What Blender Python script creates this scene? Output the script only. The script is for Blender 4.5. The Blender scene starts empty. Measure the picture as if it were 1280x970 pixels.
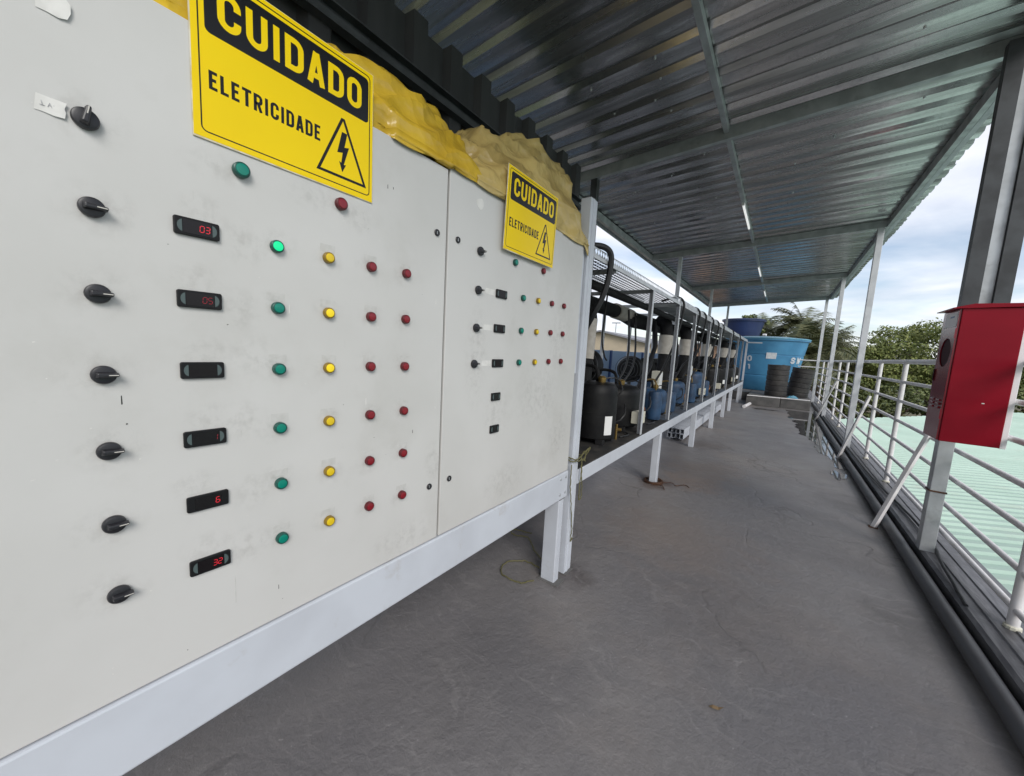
import bpy, math, random
from mathutils import Vector, Matrix, noise as mnoise
R = math.radians
random.seed(7)
sc = bpy.context.scene
col = sc.collection

# ------------------------------------------------------------------ camera
cam_d = bpy.data.cameras.new('camera'); cam = bpy.data.objects.new('camera', cam_d); col.objects.link(cam)
cam_d.sensor_width = 36.0; cam_d.lens = 36.0 * 460.42 / 1280.0
cam_d.clip_start = 0.02; cam_d.clip_end = 5000
cam.location = (1.02, 0.0, 1.5); cam.rotation_euler = (R(83.509), R(-3.076), R(36.149))
sc.camera = cam
# ------------------------------------------------------------------ sky, sun, exposure
SUN_DIR = Vector((0.66, -0.50, 0.56)).normalized()          # towards the sun, behind thin cloud
elev = math.asin(SUN_DIR.z); azim = math.atan2(SUN_DIR.x, SUN_DIR.y)
w = bpy.data.worlds.new('World'); sc.world = w; w.use_nodes = True
nt = w.node_tree; N = nt.nodes; L = nt.links
for n in list(N): N.remove(n)
out = N.new('ShaderNodeOutputWorld'); bg = N.new('ShaderNodeBackground'); L.new(bg.outputs[0], out.inputs[0])
sky = N.new('ShaderNodeTexSky'); sky.sky_type = 'NISHITA'; sky.sun_disc = False
sky.sun_elevation = elev; sky.sun_rotation = azim; sky.air_density = 1.0; sky.dust_density = 0.6; sky.ozone_density = 1.5
tc = N.new('ShaderNodeTexCoord'); sep = N.new('ShaderNodeSeparateXYZ'); L.new(tc.outputs['Generated'], sep.inputs[0])
zz = N.new('ShaderNodeMath'); zz.operation = 'MAXIMUM'; L.new(sep.outputs[2], zz.inputs[0]); zz.inputs[1].default_value = 0.0
za = N.new('ShaderNodeMath'); za.operation = 'ADD'; L.new(zz.outputs[0], za.inputs[0]); za.inputs[1].default_value = 0.12
dv = N.new('ShaderNodeVectorMath'); dv.operation = 'DIVIDE'; L.new(tc.outputs['Generated'], dv.inputs[0])
cmb = N.new('ShaderNodeCombineXYZ')
for i in range(3): L.new(za.outputs[0], cmb.inputs[i])
L.new(cmb.outputs[0], dv.inputs[1])
nz = N.new('ShaderNodeTexNoise'); nz.inputs['Scale'].default_value = 0.75; nz.inputs['Detail'].default_value = 7; nz.inputs['Roughness'].default_value = 0.52; nz.inputs['Distortion'].default_value = 0.5
L.new(dv.outputs[0], nz.inputs['Vector'])
rp = N.new('ShaderNodeValToRGB'); rp.color_ramp.elements[0].position = 0.36; rp.color_ramp.elements[1].position = 0.60
rp.color_ramp.elements[0].color = (0.22,)*3 + (1,); rp.color_ramp.elements[1].color = (0.95,)*3 + (1,)
L.new(nz.outputs['Fac'], rp.inputs[0])
nz2 = N.new('ShaderNodeTexNoise'); nz2.inputs['Scale'].default_value = 1.7; nz2.inputs['Detail'].default_value = 6
L.new(dv.outputs[0], nz2.inputs['Vector'])
rp2 = N.new('ShaderNodeValToRGB')
rp2.color_ramp.elements[0].position = 0.30; rp2.color_ramp.elements[0].color = (6.0, 6.15, 6.9, 1)
rp2.color_ramp.elements[1].position = 0.72; rp2.color_ramp.elements[1].color = (8.4, 8.6, 9.0, 1)
L.new(nz2.outputs['Fac'], rp2.inputs[0])
mx = N.new('ShaderNodeMix'); mx.data_type = 'RGBA'
L.new(rp.outputs[0], mx.inputs['Factor']); L.new(sky.outputs[0], mx.inputs['A']); L.new(rp2.outputs[0], mx.inputs['B'])
L.new(mx.outputs['Result'], bg.inputs[0]); bg.inputs[1].default_value = 0.10
sun_d = bpy.data.lights.new('sun', 'SUN'); sun = bpy.data.objects.new('sun', sun_d); col.objects.link(sun)
sun_d.energy = 1.5; sun_d.angle = R(28); sun_d.color = (1.0, 0.965, 0.91)
sun.rotation_euler = SUN_DIR.to_track_quat('Z', 'Y').to_euler(); sun.location = (6, -6, 9)
vs = sc.view_settings; vs.view_transform = 'Standard'; vs.look = 'None'; vs.gamma = 1; vs.use_curve_mapping = False
vs.exposure = 0.55
sc.cycles.max_bounces = 8; sc.cycles.diffuse_bounces = 5; sc.cycles.glossy_bounces = 4; sc.cycles.transparent_max_bounces = 8
sc.cycles.use_denoising = True

# ------------------------------------------------------------------ helpers: materials
def mat(name, c, rough=0.5, metal=0.0, c2=None, nscale=6.0, ndetail=6, lo=0.4, hi=0.65, stretch=None, bump=None, rvar=0.0,
        c3=None, n3=1.2, lo3=0.52, hi3=0.72, emit=None, island=None, spec=None):
    m = bpy.data.materials.new(name); m.use_nodes = True
    t = m.node_tree; b = t.nodes['Principled BSDF']; ln = t.links
    b.inputs['Base Color'].default_value = (*c, 1); b.inputs['Roughness'].default_value = rough; b.inputs['Metallic'].default_value = metal
    if spec is not None: b.inputs['Specular IOR Level'].default_value = spec
    tcx = t.nodes.new('ShaderNodeTexCoord'); vec = tcx.outputs['Object']
    if stretch:
        mp = t.nodes.new('ShaderNodeMapping'); mp.inputs['Scale'].default_value = stretch; ln.new(vec, mp.inputs[0]); vec = mp.outputs[0]
    last = None
    if c2:
        n = t.nodes.new('ShaderNodeTexNoise'); n.inputs['Scale'].default_value = nscale; n.inputs['Detail'].default_value = ndetail; ln.new(vec, n.inputs[0])
        r = t.nodes.new('ShaderNodeValToRGB'); r.color_ramp.elements[0].position = lo; r.color_ramp.elements[1].position = hi
        r.color_ramp.elements[0].color = (*c, 1); r.color_ramp.elements[1].color = (*c2, 1); ln.new(n.outputs['Fac'], r.inputs[0]); last = r.outputs[0]
        if rvar:
            mr = t.nodes.new('ShaderNodeMapRange'); mr.inputs[3].default_value = max(0.02, rough - rvar); mr.inputs[4].default_value = min(1, rough + rvar)
            mr.inputs[1].default_value = 0.3; mr.inputs[2].default_value = 0.7
            ln.new(n.outputs['Fac'], mr.inputs[0]); ln.new(mr.outputs[0], b.inputs['Roughness'])
    if c3:
        n = t.nodes.new('ShaderNodeTexNoise'); n.inputs['Scale'].default_value = n3; n.inputs['Detail'].default_value = 8; n.inputs['Roughness'].default_value = 0.65; ln.new(tcx.outputs['Object'], n.inputs[0])
        r = t.nodes.new('ShaderNodeMapRange'); r.inputs[1].default_value = lo3; r.inputs[2].default_value = hi3; ln.new(n.outputs['Fac'], r.inputs[0])
        k = t.nodes.new('ShaderNodeMix'); k.data_type = 'RGBA'; ln.new(r.outputs[0], k.inputs['Factor'])
        if last: ln.new(last, k.inputs['A'])
        else: k.inputs['A'].default_value = (*c, 1)
        k.inputs['B'].default_value = (*c3, 1); last = k.outputs['Result']
    if island:
        g = t.nodes.new('ShaderNodeNewGeometry'); r = t.nodes.new('ShaderNodeValToRGB')
        r.color_ramp.elements[0].color = (*c, 1); r.color_ramp.elements[1].color = (*island, 1); ln.new(g.outputs['Random Per Island'], r.inputs[0]); last = r.outputs[0]
    if last: ln.new(last, b.inputs['Base Color'])
    if bump:
        prev = None
        for (s, st, d, strc) in bump:
            n = t.nodes.new('ShaderNodeTexNoise'); n.inputs['Scale'].default_value = s; n.inputs['Detail'].default_value = 6
            if strc:
                mp = t.nodes.new('ShaderNodeMapping'); mp.inputs['Scale'].default_value = strc; ln.new(tcx.outputs['Object'], mp.inputs[0]); ln.new(mp.outputs[0], n.inputs[0])
            else: ln.new(tcx.outputs['Object'], n.inputs[0])
            bp = t.nodes.new('ShaderNodeBump'); bp.inputs['Strength'].default_value = st; bp.inputs['Distance'].default_value = d
            ln.new(n.outputs['Fac'], bp.inputs['Height'])
            if prev: ln.new(prev, bp.inputs['Normal'])
            prev = bp.outputs[0]
        ln.new(prev, b.inputs['Normal'])
    if emit:
        b.inputs['Emission Color'].default_value = (*emit[0], 1); b.inputs['Emission Strength'].default_value = emit[1]
    return m

M = {}
M['panel'] = mat('panel_paint', (0.605, 0.598, 0.578), 0.40, c2=(0.56, 0.553, 0.53), nscale=2.2, c3=(0.50, 0.49, 0.46), n3=2.4, lo3=0.54, hi3=0.82, bump=[(1.6, 0.22, 0.02, None), (220, 0.06, 0.001, None)])
M['panel_edge'] = mat('panel_edge_paint', (0.42, 0.43, 0.42), 0.5)
M['seam'] = mat('door_gasket', (0.03, 0.03, 0.03), 0.8)
M['residue'] = mat('glue_residue', (0.525, 0.52, 0.495), 0.6, c2=(0.59, 0.585, 0.565), nscale=60, lo=0.35, hi=0.7)
M['frame'] = mat('frame_paint', (0.57, 0.60, 0.65), 0.5, c2=(0.52, 0.545, 0.59), nscale=4, c3=(0.42, 0.40, 0.385), n3=6, lo3=0.60, hi3=0.80, bump=[(14, 0.1, 0.004, None)])
M['rail_white'] = mat('railing_paint', (0.74, 0.72, 0.72), 0.45, c2=(0.66, 0.63, 0.62), nscale=9, c3=(0.42, 0.30, 0.2), n3=16, lo3=0.68, hi3=0.78, bump=[(40, 0.15, 0.002, None)])
M['black_plastic'] = mat('black_plastic', (0.018, 0.018, 0.022), 0.38, bump=[(300, 0.05, 0.0005, None)])
M['display_case'] = mat('display_case', (0.007, 0.007, 0.008), 0.5, spec=0.3)
M['pointer'] = mat('white_pointer', (0.60, 0.58, 0.53), 0.6, spec=0.2)
M['screen'] = mat('display_screen', (0.008, 0.006, 0.007), 0.25, spec=0.35)
M['key'] = mat('display_keys', (0.075, 0.105, 0.105), 0.45)
M['digit'] = mat('lit_digit', (0.3, 0.01, 0.02), 0.4, emit=((1.0, 0.03, 0.05), 0.42))
M['digit_dim'] = mat('dim_digit', (0.2, 0.01, 0.02), 0.4, emit=((1.0, 0.03, 0.05), 0.05))
def lens(name, c, e=None):
    m = mat(name, c, 0.22, emit=e, bump=[(180, 0.2, 0.001, None)]); return m
M['lens_green'] = lens('green_lens', (0.0, 0.21, 0.15))
M['lens_green_lit'] = lens('lit_green_lens', (0.0, 0.45, 0.2), ((0.0, 1.0, 0.35), 0.35))
M['lens_yellow'] = lens('yellow_lens', (0.75, 0.53, 0.015))
M['lens_yellow_lit'] = lens('lit_yellow_lens', (0.85, 0.62, 0.01), ((1.0, 0.8, 0.05), 0.12))
M['lens_red'] = lens('red_lens', (0.22, 0.010, 0.018))
M['bez_green'] = mat('green_bezel', (0.005, 0.07, 0.055), 0.3)
M['bez_yellow'] = mat('yellow_bezel', (0.24, 0.15, 0.01), 0.3)
M['bez_red'] = mat('red_bezel', (0.10, 0.006, 0.01), 0.3)
M['paper'] = mat('paper', (0.74, 0.73, 0.70), 0.8, c2=(0.66, 0.65, 0.62), nscale=40)
M['pencil'] = mat('pencil', (0.36, 0.36, 0.38), 0.8)
M['sign_yellow'] = mat('sign_yellow', (0.90, 0.64, 0.001), 0.2, c2=(0.87, 0.61, 0.001), nscale=4, spec=0.22)
M['sign_black'] = mat('sign_black', (0.007, 0.007, 0.007), 0.2, spec=0.3)
M['sign_white'] = mat('sign_edge', (0.72, 0.68, 0.58), 0.6, c2=(0.55, 0.45, 0.2), nscale=30)
def tarp_material(name, c, c2, c3):
    m = mat(name, c, 0.26, c2=c2, nscale=4, c3=c3, n3=2.6, lo3=0.5, hi3=0.8); t = m.node_tree; ln = t.links; b = t.nodes['Principled BSDF']
    b.inputs['Subsurface Weight'].default_value = 0.0
    tcx = t.nodes.new('ShaderNodeTexCoord'); prev = None
    for (s, st, d, sc3) in ((5.0, 0.9, 0.05, (1, 0.7, 1.3)), (12.0, 0.7, 0.018, (1.3, 0.8, 1)), (30, 0.4, 0.005, (1, 1.1, 1))):
        nd = t.nodes.new('ShaderNodeTexNoise'); nd.inputs['Scale'].default_value = s*0.6; ln.new(tcx.outputs['Object'], nd.inputs[0])
        sc_ = t.nodes.new('ShaderNodeVectorMath'); sc_.operation = 'SCALE'; sc_.inputs['Scale'].default_value = 0.9/s; ln.new(nd.outputs['Color'], sc_.inputs[0])
        ad = t.nodes.new('ShaderNodeVectorMath'); ad.operation = 'ADD'; ln.new(tcx.outputs['Object'], ad.inputs[0]); ln.new(sc_.outputs[0], ad.inputs[1])
        mp = t.nodes.new('ShaderNodeMapping'); mp.inputs['Scale'].default_value = sc3; mp.inputs['Rotation'].default_value = (0.5, 0.3, 0.2*s); ln.new(ad.outputs[0], mp.inputs[0])
        n = t.nodes.new('ShaderNodeTexVoronoi'); n.feature = 'F1'; n.inputs['Scale'].default_value = s; ln.new(mp.outputs[0], n.inputs['Vector'])
        bp = t.nodes.new('ShaderNodeBump'); bp.inputs['Strength'].default_value = st; bp.inputs['Distance'].default_value = d; ln.new(n.outputs['Distance'], bp.inputs['Height'])
        if prev: ln.new(prev, bp.inputs['Normal'])
        prev = bp.outputs[0]
    ln.new(prev, b.inputs['Normal']); return m
M['tarp'] = tarp_material('yellow_tarp', (0.66, 0.44, 0.035), (0.54, 0.34, 0.025), (0.36, 0.24, 0.04))
M['tarp_dull'] = tarp_material('faded_tarp', (0.58, 0.43, 0.15), (0.47, 0.34, 0.11), (0.34, 0.24, 0.08))
M['galv'] = mat('galvanised_sheet', (0.66, 0.655, 0.65), 0.26, 0.9, c2=(0.30, 0.298, 0.30), nscale=2.2, ndetail=8, lo=0.35, hi=0.7, stretch=(0.35, 5, 1), rvar=0.12, c3=(0.42, 0.42, 0.425), n3=26, lo3=0.5, hi3=0.75, bump=[(3, 0.25, 0.02, (0.5, 3, 1)), (60, 0.06, 0.002, None)])
M['steel'] = mat('galvanised_profile', (0.52, 0.54, 0.55), 0.42, 0.5, c2=(0.40, 0.415, 0.425), nscale=7, rvar=0.1, c3=(0.22, 0.22, 0.22), n3=5, lo3=0.58, hi3=0.8, bump=[(35, 0.06, 0.002, None)])
M['steel_light'] = mat('galvanised_post', (0.64, 0.655, 0.68), 0.45, 0.15, c2=(0.54, 0.555, 0.58), nscale=8, rvar=0.1, bump=[(35, 0.06, 0.002, None)])
M['siding'] = mat('dark_siding', (0.030, 0.030, 0.032), 0.55, c2=(0.045, 0.045, 0.047), nscale=3, stretch=(3, 3, 0.5), bump=[(60, 0.1, 0.002, None)])
M['dark_steel'] = mat('dark_steel', (0.07, 0.075, 0.08), 0.5, 0.3, c2=(0.045, 0.047, 0.05), nscale=8)
M['red'] = mat('red_enamel', (0.25, 0.006, 0.017), 0.30, c2=(0.22, 0.005, 0.015), nscale=3, spec=0.16, bump=[(5, 0.06, 0.01, None)])
M['red_door'] = mat('red_door_enamel', (0.20, 0.010, 0.020), 0.20)
M['dark_hole'] = mat('dark_glass', (0.035, 0.002, 0.006), 0.6, spec=0.15)
M['white_plate'] = mat('white_plate', (0.82, 0.80, 0.80), 0.5)
M['black_rubber'] = mat('black_insulation', (0.011, 0.011, 0.012), 0.72, c2=(0.020, 0.020, 0.021), nscale=14, spec=0.22, bump=[(50, 0.2, 0.004, None)])
M['band'] = mat('beige_band', (0.50, 0.47, 0.42), 0.6, c2=(0.42, 0.39, 0.34), nscale=18)
M['comp_black'] = mat('compressor_black', (0.007, 0.007, 0.008), 0.5, c2=(0.014, 0.014, 0.014), nscale=10, spec=0.22, bump=[(25, 0.1, 0.004, None)])
M['comp_blue'] = mat('compressor_blue', (0.022, 0.065, 0.14), 0.55, c2=(0.012, 0.030, 0.065), nscale=10)
M['deck_black'] = mat('deck_black', (0.02, 0.02, 0.02), 0.7, c2=(0.05, 0.045, 0.04), nscale=12)
M['deck_blue'] = mat('deck_blue', (0.10, 0.13, 0.17), 0.6, c2=(0.07, 0.07, 0.075), nscale=8)
M['brass'] = mat('brass', (0.30, 0.2, 0.07), 0.4, 0.8)
M['copper'] = mat('copper', (0.40, 0.18, 0.09), 0.4, 0.8)
M['cream'] = mat('cream_box', (0.62, 0.60, 0.50), 0.5)
M['sticker'] = mat('white_sticker', (0.78, 0.78, 0.76), 0.5)
M['blue_tank'] = mat('blue_tank', (0.065, 0.245, 0.43), 0.42, c2=(0.05, 0.20, 0.37), nscale=3, bump=[(4, 0.08, 0.02, None)])
M['blue_lid'] = mat('blue_lid', (0.12, 0.36, 0.50), 0.5, c2=(0.17, 0.36, 0.46), nscale=4)
M['navy_tank'] = mat('navy_tank', (0.014, 0.026, 0.085), 0.45, c2=(0.018, 0.032, 0.10), nscale=3)
M['drum'] = mat('black_drum', (0.028, 0.026, 0.026), 0.6, c2=(0.05, 0.046, 0.043), nscale=6)
M['white_paint'] = mat('white_paint', (0.66, 0.68, 0.70), 0.6, c2=(0.5, 0.55, 0.6), nscale=14)
M['concrete'] = mat('concrete', (0.15, 0.145, 0.14), 0.8, c2=(0.10, 0.098, 0.096), nscale=5, bump=[(30, 0.3, 0.006, None)])
M['kerb'] = mat('kerb_flashing', (0.10, 0.10, 0.11), 0.45, c2=(0.17, 0.17, 0.18), nscale=7, stretch=(9, 0.9, 3), c3=(0.05, 0.05, 0.055), n3=3, bump=[(12, 0.4, 0.008, (4, 0.7, 1)), (60, 0.25, 0.003, None)])
M['pvc'] = mat('grey_pipe', (0.075, 0.078, 0.085), 0.45, c2=(0.055, 0.055, 0.06), nscale=4)
M['hose'] = mat('black_hose', (0.015, 0.015, 0.016), 0.5)
M['wire'] = mat('earth_wire', (0.13, 0.12, 0.05), 0.6)
M['rust'] = mat('rusty_wire', (0.11, 0.05, 0.025), 0.85, c2=(0.06, 0.03, 0.02), nscale=30)
M['mint'] = mat('mint_roof', (0.44, 0.575, 0.495), 0.5, c2=(0.37, 0.50, 0.425), nscale=0.5, ndetail=8, c3=(0.40, 0.46, 0.40), n3=1.1, lo3=0.55, hi3=0.8)
M['grass'] = mat('grass_ground', (0.055, 0.085, 0.025), 0.9, c2=(0.13, 0.10, 0.06), nscale=0.15)
M['wall_grey'] = mat('building_wall', (0.35, 0.34, 0.32), 0.85, c2=(0.28, 0.27, 0.26), nscale=1.5)
M['shed_wall'] = mat('shed_wall', (0.55, 0.46, 0.33), 0.8, c2=(0.49, 0.41, 0.30), nscale=1.2)
M['shed_roof'] = mat('shed_roof', (0.25, 0.25, 0.27), 0.6)
M['tile_roof'] = mat('tile_roof', (0.36, 0.22, 0.12), 0.8, c2=(0.27, 0.17, 0.10), nscale=3)
M['brick'] = mat('brick_wall', (0.36, 0.22, 0.15), 0.85, c2=(0.42, 0.29, 0.2), nscale=3)
M['blue_panel'] = mat('blue_partition', (0.19, 0.29, 0.43), 0.55, c2=(0.22, 0.31, 0.44), nscale=2)
M['blue_dark'] = mat('blue_partition_post', (0.025, 0.06, 0.17), 0.55)
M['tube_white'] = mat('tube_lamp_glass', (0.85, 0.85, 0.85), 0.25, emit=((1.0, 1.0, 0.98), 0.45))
M['screw_light_dot'] = mat('screw_skylight_tint', (0.8, 0.8, 0.82), 0.3, 0.6)  # pale colour stands in for skylight coming through the screw holes
M['leaf_a'] = mat('leaf_fresh', (0.085, 0.120, 0.022), 0.6, island=(0.21, 0.225, 0.06))
M['leaf_b'] = mat('leaf_dark', (0.050, 0.075, 0.018), 0.6, island=(0.14, 0.16, 0.045))
M['leaf_palm'] = mat('palm_leaf', (0.040, 0.055, 0.022), 0.55, island=(0.15, 0.15, 0.065))
M['bark'] = mat('bark', (0.10, 0.075, 0.055), 0.9, c2=(0.06, 0.045, 0.035), nscale=5)
M['dead_leaf'] = mat('dead_leaf', (0.25, 0.17, 0.09), 0.8)

def grime_material():
    m = bpy.data.materials.new('hand_grime'); m.use_nodes = True; t = m.node_tree; ln = t.links; b = t.nodes['Principled BSDF']
    b.inputs['Base Color'].default_value = (0.30, 0.275, 0.24, 1); b.inputs['Roughness'].default_value = 0.6
    tcx = t.nodes.new('ShaderNodeTexCoord')
    gm = t.nodes.new('ShaderNodeVectorMath'); gm.operation = 'DISTANCE'; gm.inputs[1].default_value = (0.5, 0.5, 0.5)
    mp = t.nodes.new('ShaderNodeMapping'); mp.inputs['Scale'].default_value = (0, 1, 1); mp.inputs['Location'].default_value = (0.5, 0, 0); ln.new(tcx.outputs['Generated'], mp.inputs[0]); ln.new(mp.outputs[0], gm.inputs[0])
    fo = t.nodes.new('ShaderNodeMapRange'); fo.inputs[1].default_value = 0.12; fo.inputs[2].default_value = 0.5; fo.inputs[3].default_value = 1; fo.inputs[4].default_value = 0; ln.new(gm.outputs['Value'], fo.inputs[0])
    oi = t.nodes.new('ShaderNodeObjectInfo')
    ad = t.nodes.new('ShaderNodeVectorMath'); ad.operation = 'ADD'; ln.new(tcx.outputs['Object'], ad.inputs[0]); ln.new(oi.outputs['Location'], ad.inputs[1])
    n = t.nodes.new('ShaderNodeTexNoise'); n.inputs['Scale'].default_value = 34; n.inputs['Detail'].default_value = 7; n.inputs['Roughness'].default_value = 0.7; ln.new(ad.outputs[0], n.inputs[0])
    r = t.nodes.new('ShaderNodeMapRange'); r.inputs[1].default_value = 0.45; r.inputs[2].default_value = 0.72; r.inputs[3].default_value = 0.0; r.inputs[4].default_value = 0.17; ln.new(n.outputs['Fac'], r.inputs[0])
    mu = t.nodes.new('ShaderNodeMath'); mu.operation = 'MULTIPLY'; ln.new(fo.outputs[0], mu.inputs[0]); ln.new(r.outputs[0], mu.inputs[1]); ln.new(mu.outputs[0], b.inputs['Alpha'])
    return m
M['grime'] = grime_material()
# floor membrane: grey paint with brush swirls, dust and rust stains
def floor_material():
    m = bpy.data.materials.new('deck_membrane'); m.use_nodes = True; t = m.node_tree; ln = t.links; b = t.nodes['Principled BSDF']
    tcx = t.nodes.new('ShaderNodeTexCoord'); v = tcx.outputs['Object']
    def nse(s, d, r=0.55, dist=0.0, vec=v):
        n = t.nodes.new('ShaderNodeTexNoise'); n.inputs['Scale'].default_value = s; n.inputs['Detail'].default_value = d; n.inputs['Roughness'].default_value = r; n.inputs['Distortion'].default_value = dist
        ln.new(vec, n.inputs[0]); return n.outputs['Fac']
    def rng(src, a, b_, c=0.0, d=1.0):
        r = t.nodes.new('ShaderNodeMapRange'); r.inputs[1].default_value = a; r.inputs[2].default_value = b_; r.inputs[3].default_value = c; r.inputs[4].default_value = d; ln.new(src, r.inputs[0]); return r.outputs[0]
    def mixc(f, a, b_):
        k = t.nodes.new('ShaderNodeMix'); k.data_type = 'RGBA'; ln.new(f, k.inputs['Factor'])
        for sock, x in (('A', a), ('B', b_)):
            if isinstance(x, tuple): k.inputs[sock].default_value = (*x, 1)
            else: ln.new(x, k.inputs[sock])
        return k.outputs['Result']
    c = mixc(rng(nse(0.8, 8), 0.35, 0.7), (0.180, 0.172, 0.178), (0.225, 0.211, 0.206))
    c = mixc(rng(nse(0.45, 6, 0.6), 0.50, 0.75), c, (0.275, 0.235, 0.208))
    c = mixc(rng(nse(3.2, 10, 0.72, 0.3), 0.56, 0.80, 0, 0.6), c, (0.30, 0.285, 0.278))
    c = mixc(rng(nse(1.5, 9, 0.7, 0.5), 0.60, 0.75, 0, 0.45), c, (0.105, 0.100, 0.102))
    c = mixc(rng(nse(38, 4, 0.7), 0.64, 0.74, 0, 0.6), c, (0.42, 0.41, 0.40))
    def stain(px, py, rad, colr, amt):
        nonlocal c
        dn = t.nodes.new('ShaderNodeVectorMath'); dn.operation = 'DISTANCE'; dn.inputs[1].default_value = (px, py, 0)
        nv = t.nodes.new('ShaderNodeTexNoise'); nv.inputs['Scale'].default_value = 5; nv.inputs['Detail'].default_value = 6; ln.new(v, nv.inputs[0])
        ad = t.nodes.new('ShaderNodeVectorMath'); ad.operation = 'SCALE'; ad.inputs['Scale'].default_value = rad*1.6; ln.new(nv.outputs['Color'], ad.inputs[0])
        sm = t.nodes.new('ShaderNodeVectorMath'); sm.operation = 'ADD'; ln.new(v, sm.inputs[0]); ln.new(ad.outputs[0], sm.inputs[1])
        s2 = t.nodes.new('ShaderNodeVectorMath'); s2.operation = 'SUBTRACT'; ln.new(sm.outputs[0], s2.inputs[0]); s2.inputs[1].default_value = (rad*.8, rad*.8, rad*.8); ln.new(s2.outputs[0], dn.inputs[0])
        c = mixc(rng(dn.outputs['Value'], rad*0.35, rad, amt, 0.0), c, colr)
    stain(0.30, 4.75, 0.42, (0.27, 0.19, 0.14), 0.45); stain(0.35, 5.4, 0.6, (0.25, 0.19, 0.15), 0.4); stain(1.86, 3.0, 0.35, (0.08, 0.075, 0.075), 0.5); stain(1.86, 5.2, 0.4, (0.08, 0.075, 0.075), 0.5); stain(1.5, 4.0, 0.7, (0.14, 0.13, 0.13), 0.35); stain(0.9, 2.4, 0.6, (0.13, 0.12, 0.122), 0.35); stain(0.2, 1.3, 0.5, (0.12, 0.115, 0.12), 0.4); stain(1.2, 6.3, 0.9, (0.27, 0.245, 0.225), 0.4); stain(0.02, 2.12, 0.22, (0.07, 0.06, 0.06), 0.6); stain(0.5, 3.2, 0.8, (0.22, 0.18, 0.16), 0.45); stain(0.1, 7.0, 0.5, (0.10, 0.08, 0.07), 0.5); stain(-0.02, 4.4, 0.25, (0.09, 0.05, 0.035), 0.7)
    # hairline cracks of the membrane
    nd = t.nodes.new('ShaderNodeTexNoise'); nd.inputs['Scale'].default_value = 2.2; nd.inputs['Detail'].default_value = 7; ln.new(v, nd.inputs[0])
    vs1 = t.nodes.new('ShaderNodeVectorMath'); vs1.operation = 'SCALE'; vs1.inputs['Scale'].default_value = 0.75; ln.new(nd.outputs['Color'], vs1.inputs[0])
    vs2 = t.nodes.new('ShaderNodeVectorMath'); vs2.operation = 'ADD'; ln.new(v, vs2.inputs[0]); ln.new(vs1.outputs[0], vs2.inputs[1])
    vo = t.nodes.new('ShaderNodeTexVoronoi'); vo.feature = 'DISTANCE_TO_EDGE'; vo.inputs['Scale'].default_value = 0.62; ln.new(vs2.outputs[0], vo.inputs['Vector'])
    gate = rng(nse(0.9, 3), 0.42, 0.54)
    mul = t.nodes.new('ShaderNodeMath'); mul.operation = 'MULTIPLY'; ln.new(rng(vo.outputs['Distance'], 0.002, 0.012, 1.0, 0.0), mul.inputs[0]); ln.new(gate, mul.inputs[1])
    half = rng(mul.outputs[0], 0, 1, 0, 0.35)
    c = mixc(half, c, (0.085, 0.080, 0.080))
    # long dusty brush strokes
    mpb = t.nodes.new('ShaderNodeMapping'); mpb.inputs['Rotation'].default_value = (0, 0, 0.6); mpb.inputs['Scale'].default_value = (1.2, 14, 1); ln.new(vs2.outputs[0], mpb.inputs[0])
    c = mixc(rng(nse(2.2, 8, 0.65, 0.6, mpb.outputs[0]), 0.55, 0.74, 0, 0.55), c, (0.31, 0.295, 0.288))
    ln.new(c, b.inputs['Base Color'])
    ln.new(rng(nse(2.0, 6), 0.3, 0.7, 0.36, 0.55), b.inputs['Roughness'])
    wv = t.nodes.new('ShaderNodeTexWave'); wv.inputs['Scale'].default_value = 3; wv.inputs['Distortion'].default_value = 26; wv.inputs['Detail'].default_value = 4; wv.inputs['Detail Scale'].default_value = 0.7
    ln.new(v, wv.inputs[0])
    b1 = t.nodes.new('ShaderNodeBump'); b1.inputs['Strength'].default_value = 0.0; b1.inputs['Distance'].default_value = 0.004; ln.new(wv.outputs['Fac'], b1.inputs['Height'])
    b2 = t.nodes.new('ShaderNodeBump'); b2.inputs['Strength'].default_value = 0.75; b2.inputs['Distance'].default_value = 0.012; ln.new(nse(15, 10, 0.68, 0.15), b2.inputs['Height']); ln.new(b1.outputs[0], b2.inputs['Normal'])
    b3 = t.nodes.new('ShaderNodeBump'); b3.inputs['Strength'].default_value = 0.4; b3.inputs['Distance'].default_value = 0.003; ln.new(nse(90, 5), b3.inputs['Height']); ln.new(b2.outputs[0], b3.inputs['Normal'])
    b4 = t.nodes.new('ShaderNodeBump'); b4.inputs['Strength'].default_value = 0.4; b4.inputs['Distance'].default_value = 0.006; b4.invert = True; ln.new(mul.outputs[0], b4.inputs['Height']); ln.new(b3.outputs[0], b4.inputs['Normal'])
    ln.new(b4.outputs[0], b.inputs['Normal']); return m
M['floor'] = floor_material()
def puddle_material():
    m = bpy.data.materials.new('standing_water'); m.use_nodes = True; b = m.node_tree.nodes['Principled BSDF']
    b.inputs['Base Color'].default_value = (0.05, 0.048, 0.05, 1); b.inputs['Roughness'].default_value = 0.03; b.inputs['IOR'].default_value = 1.6
    return m
M['water'] = puddle_material()

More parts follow.
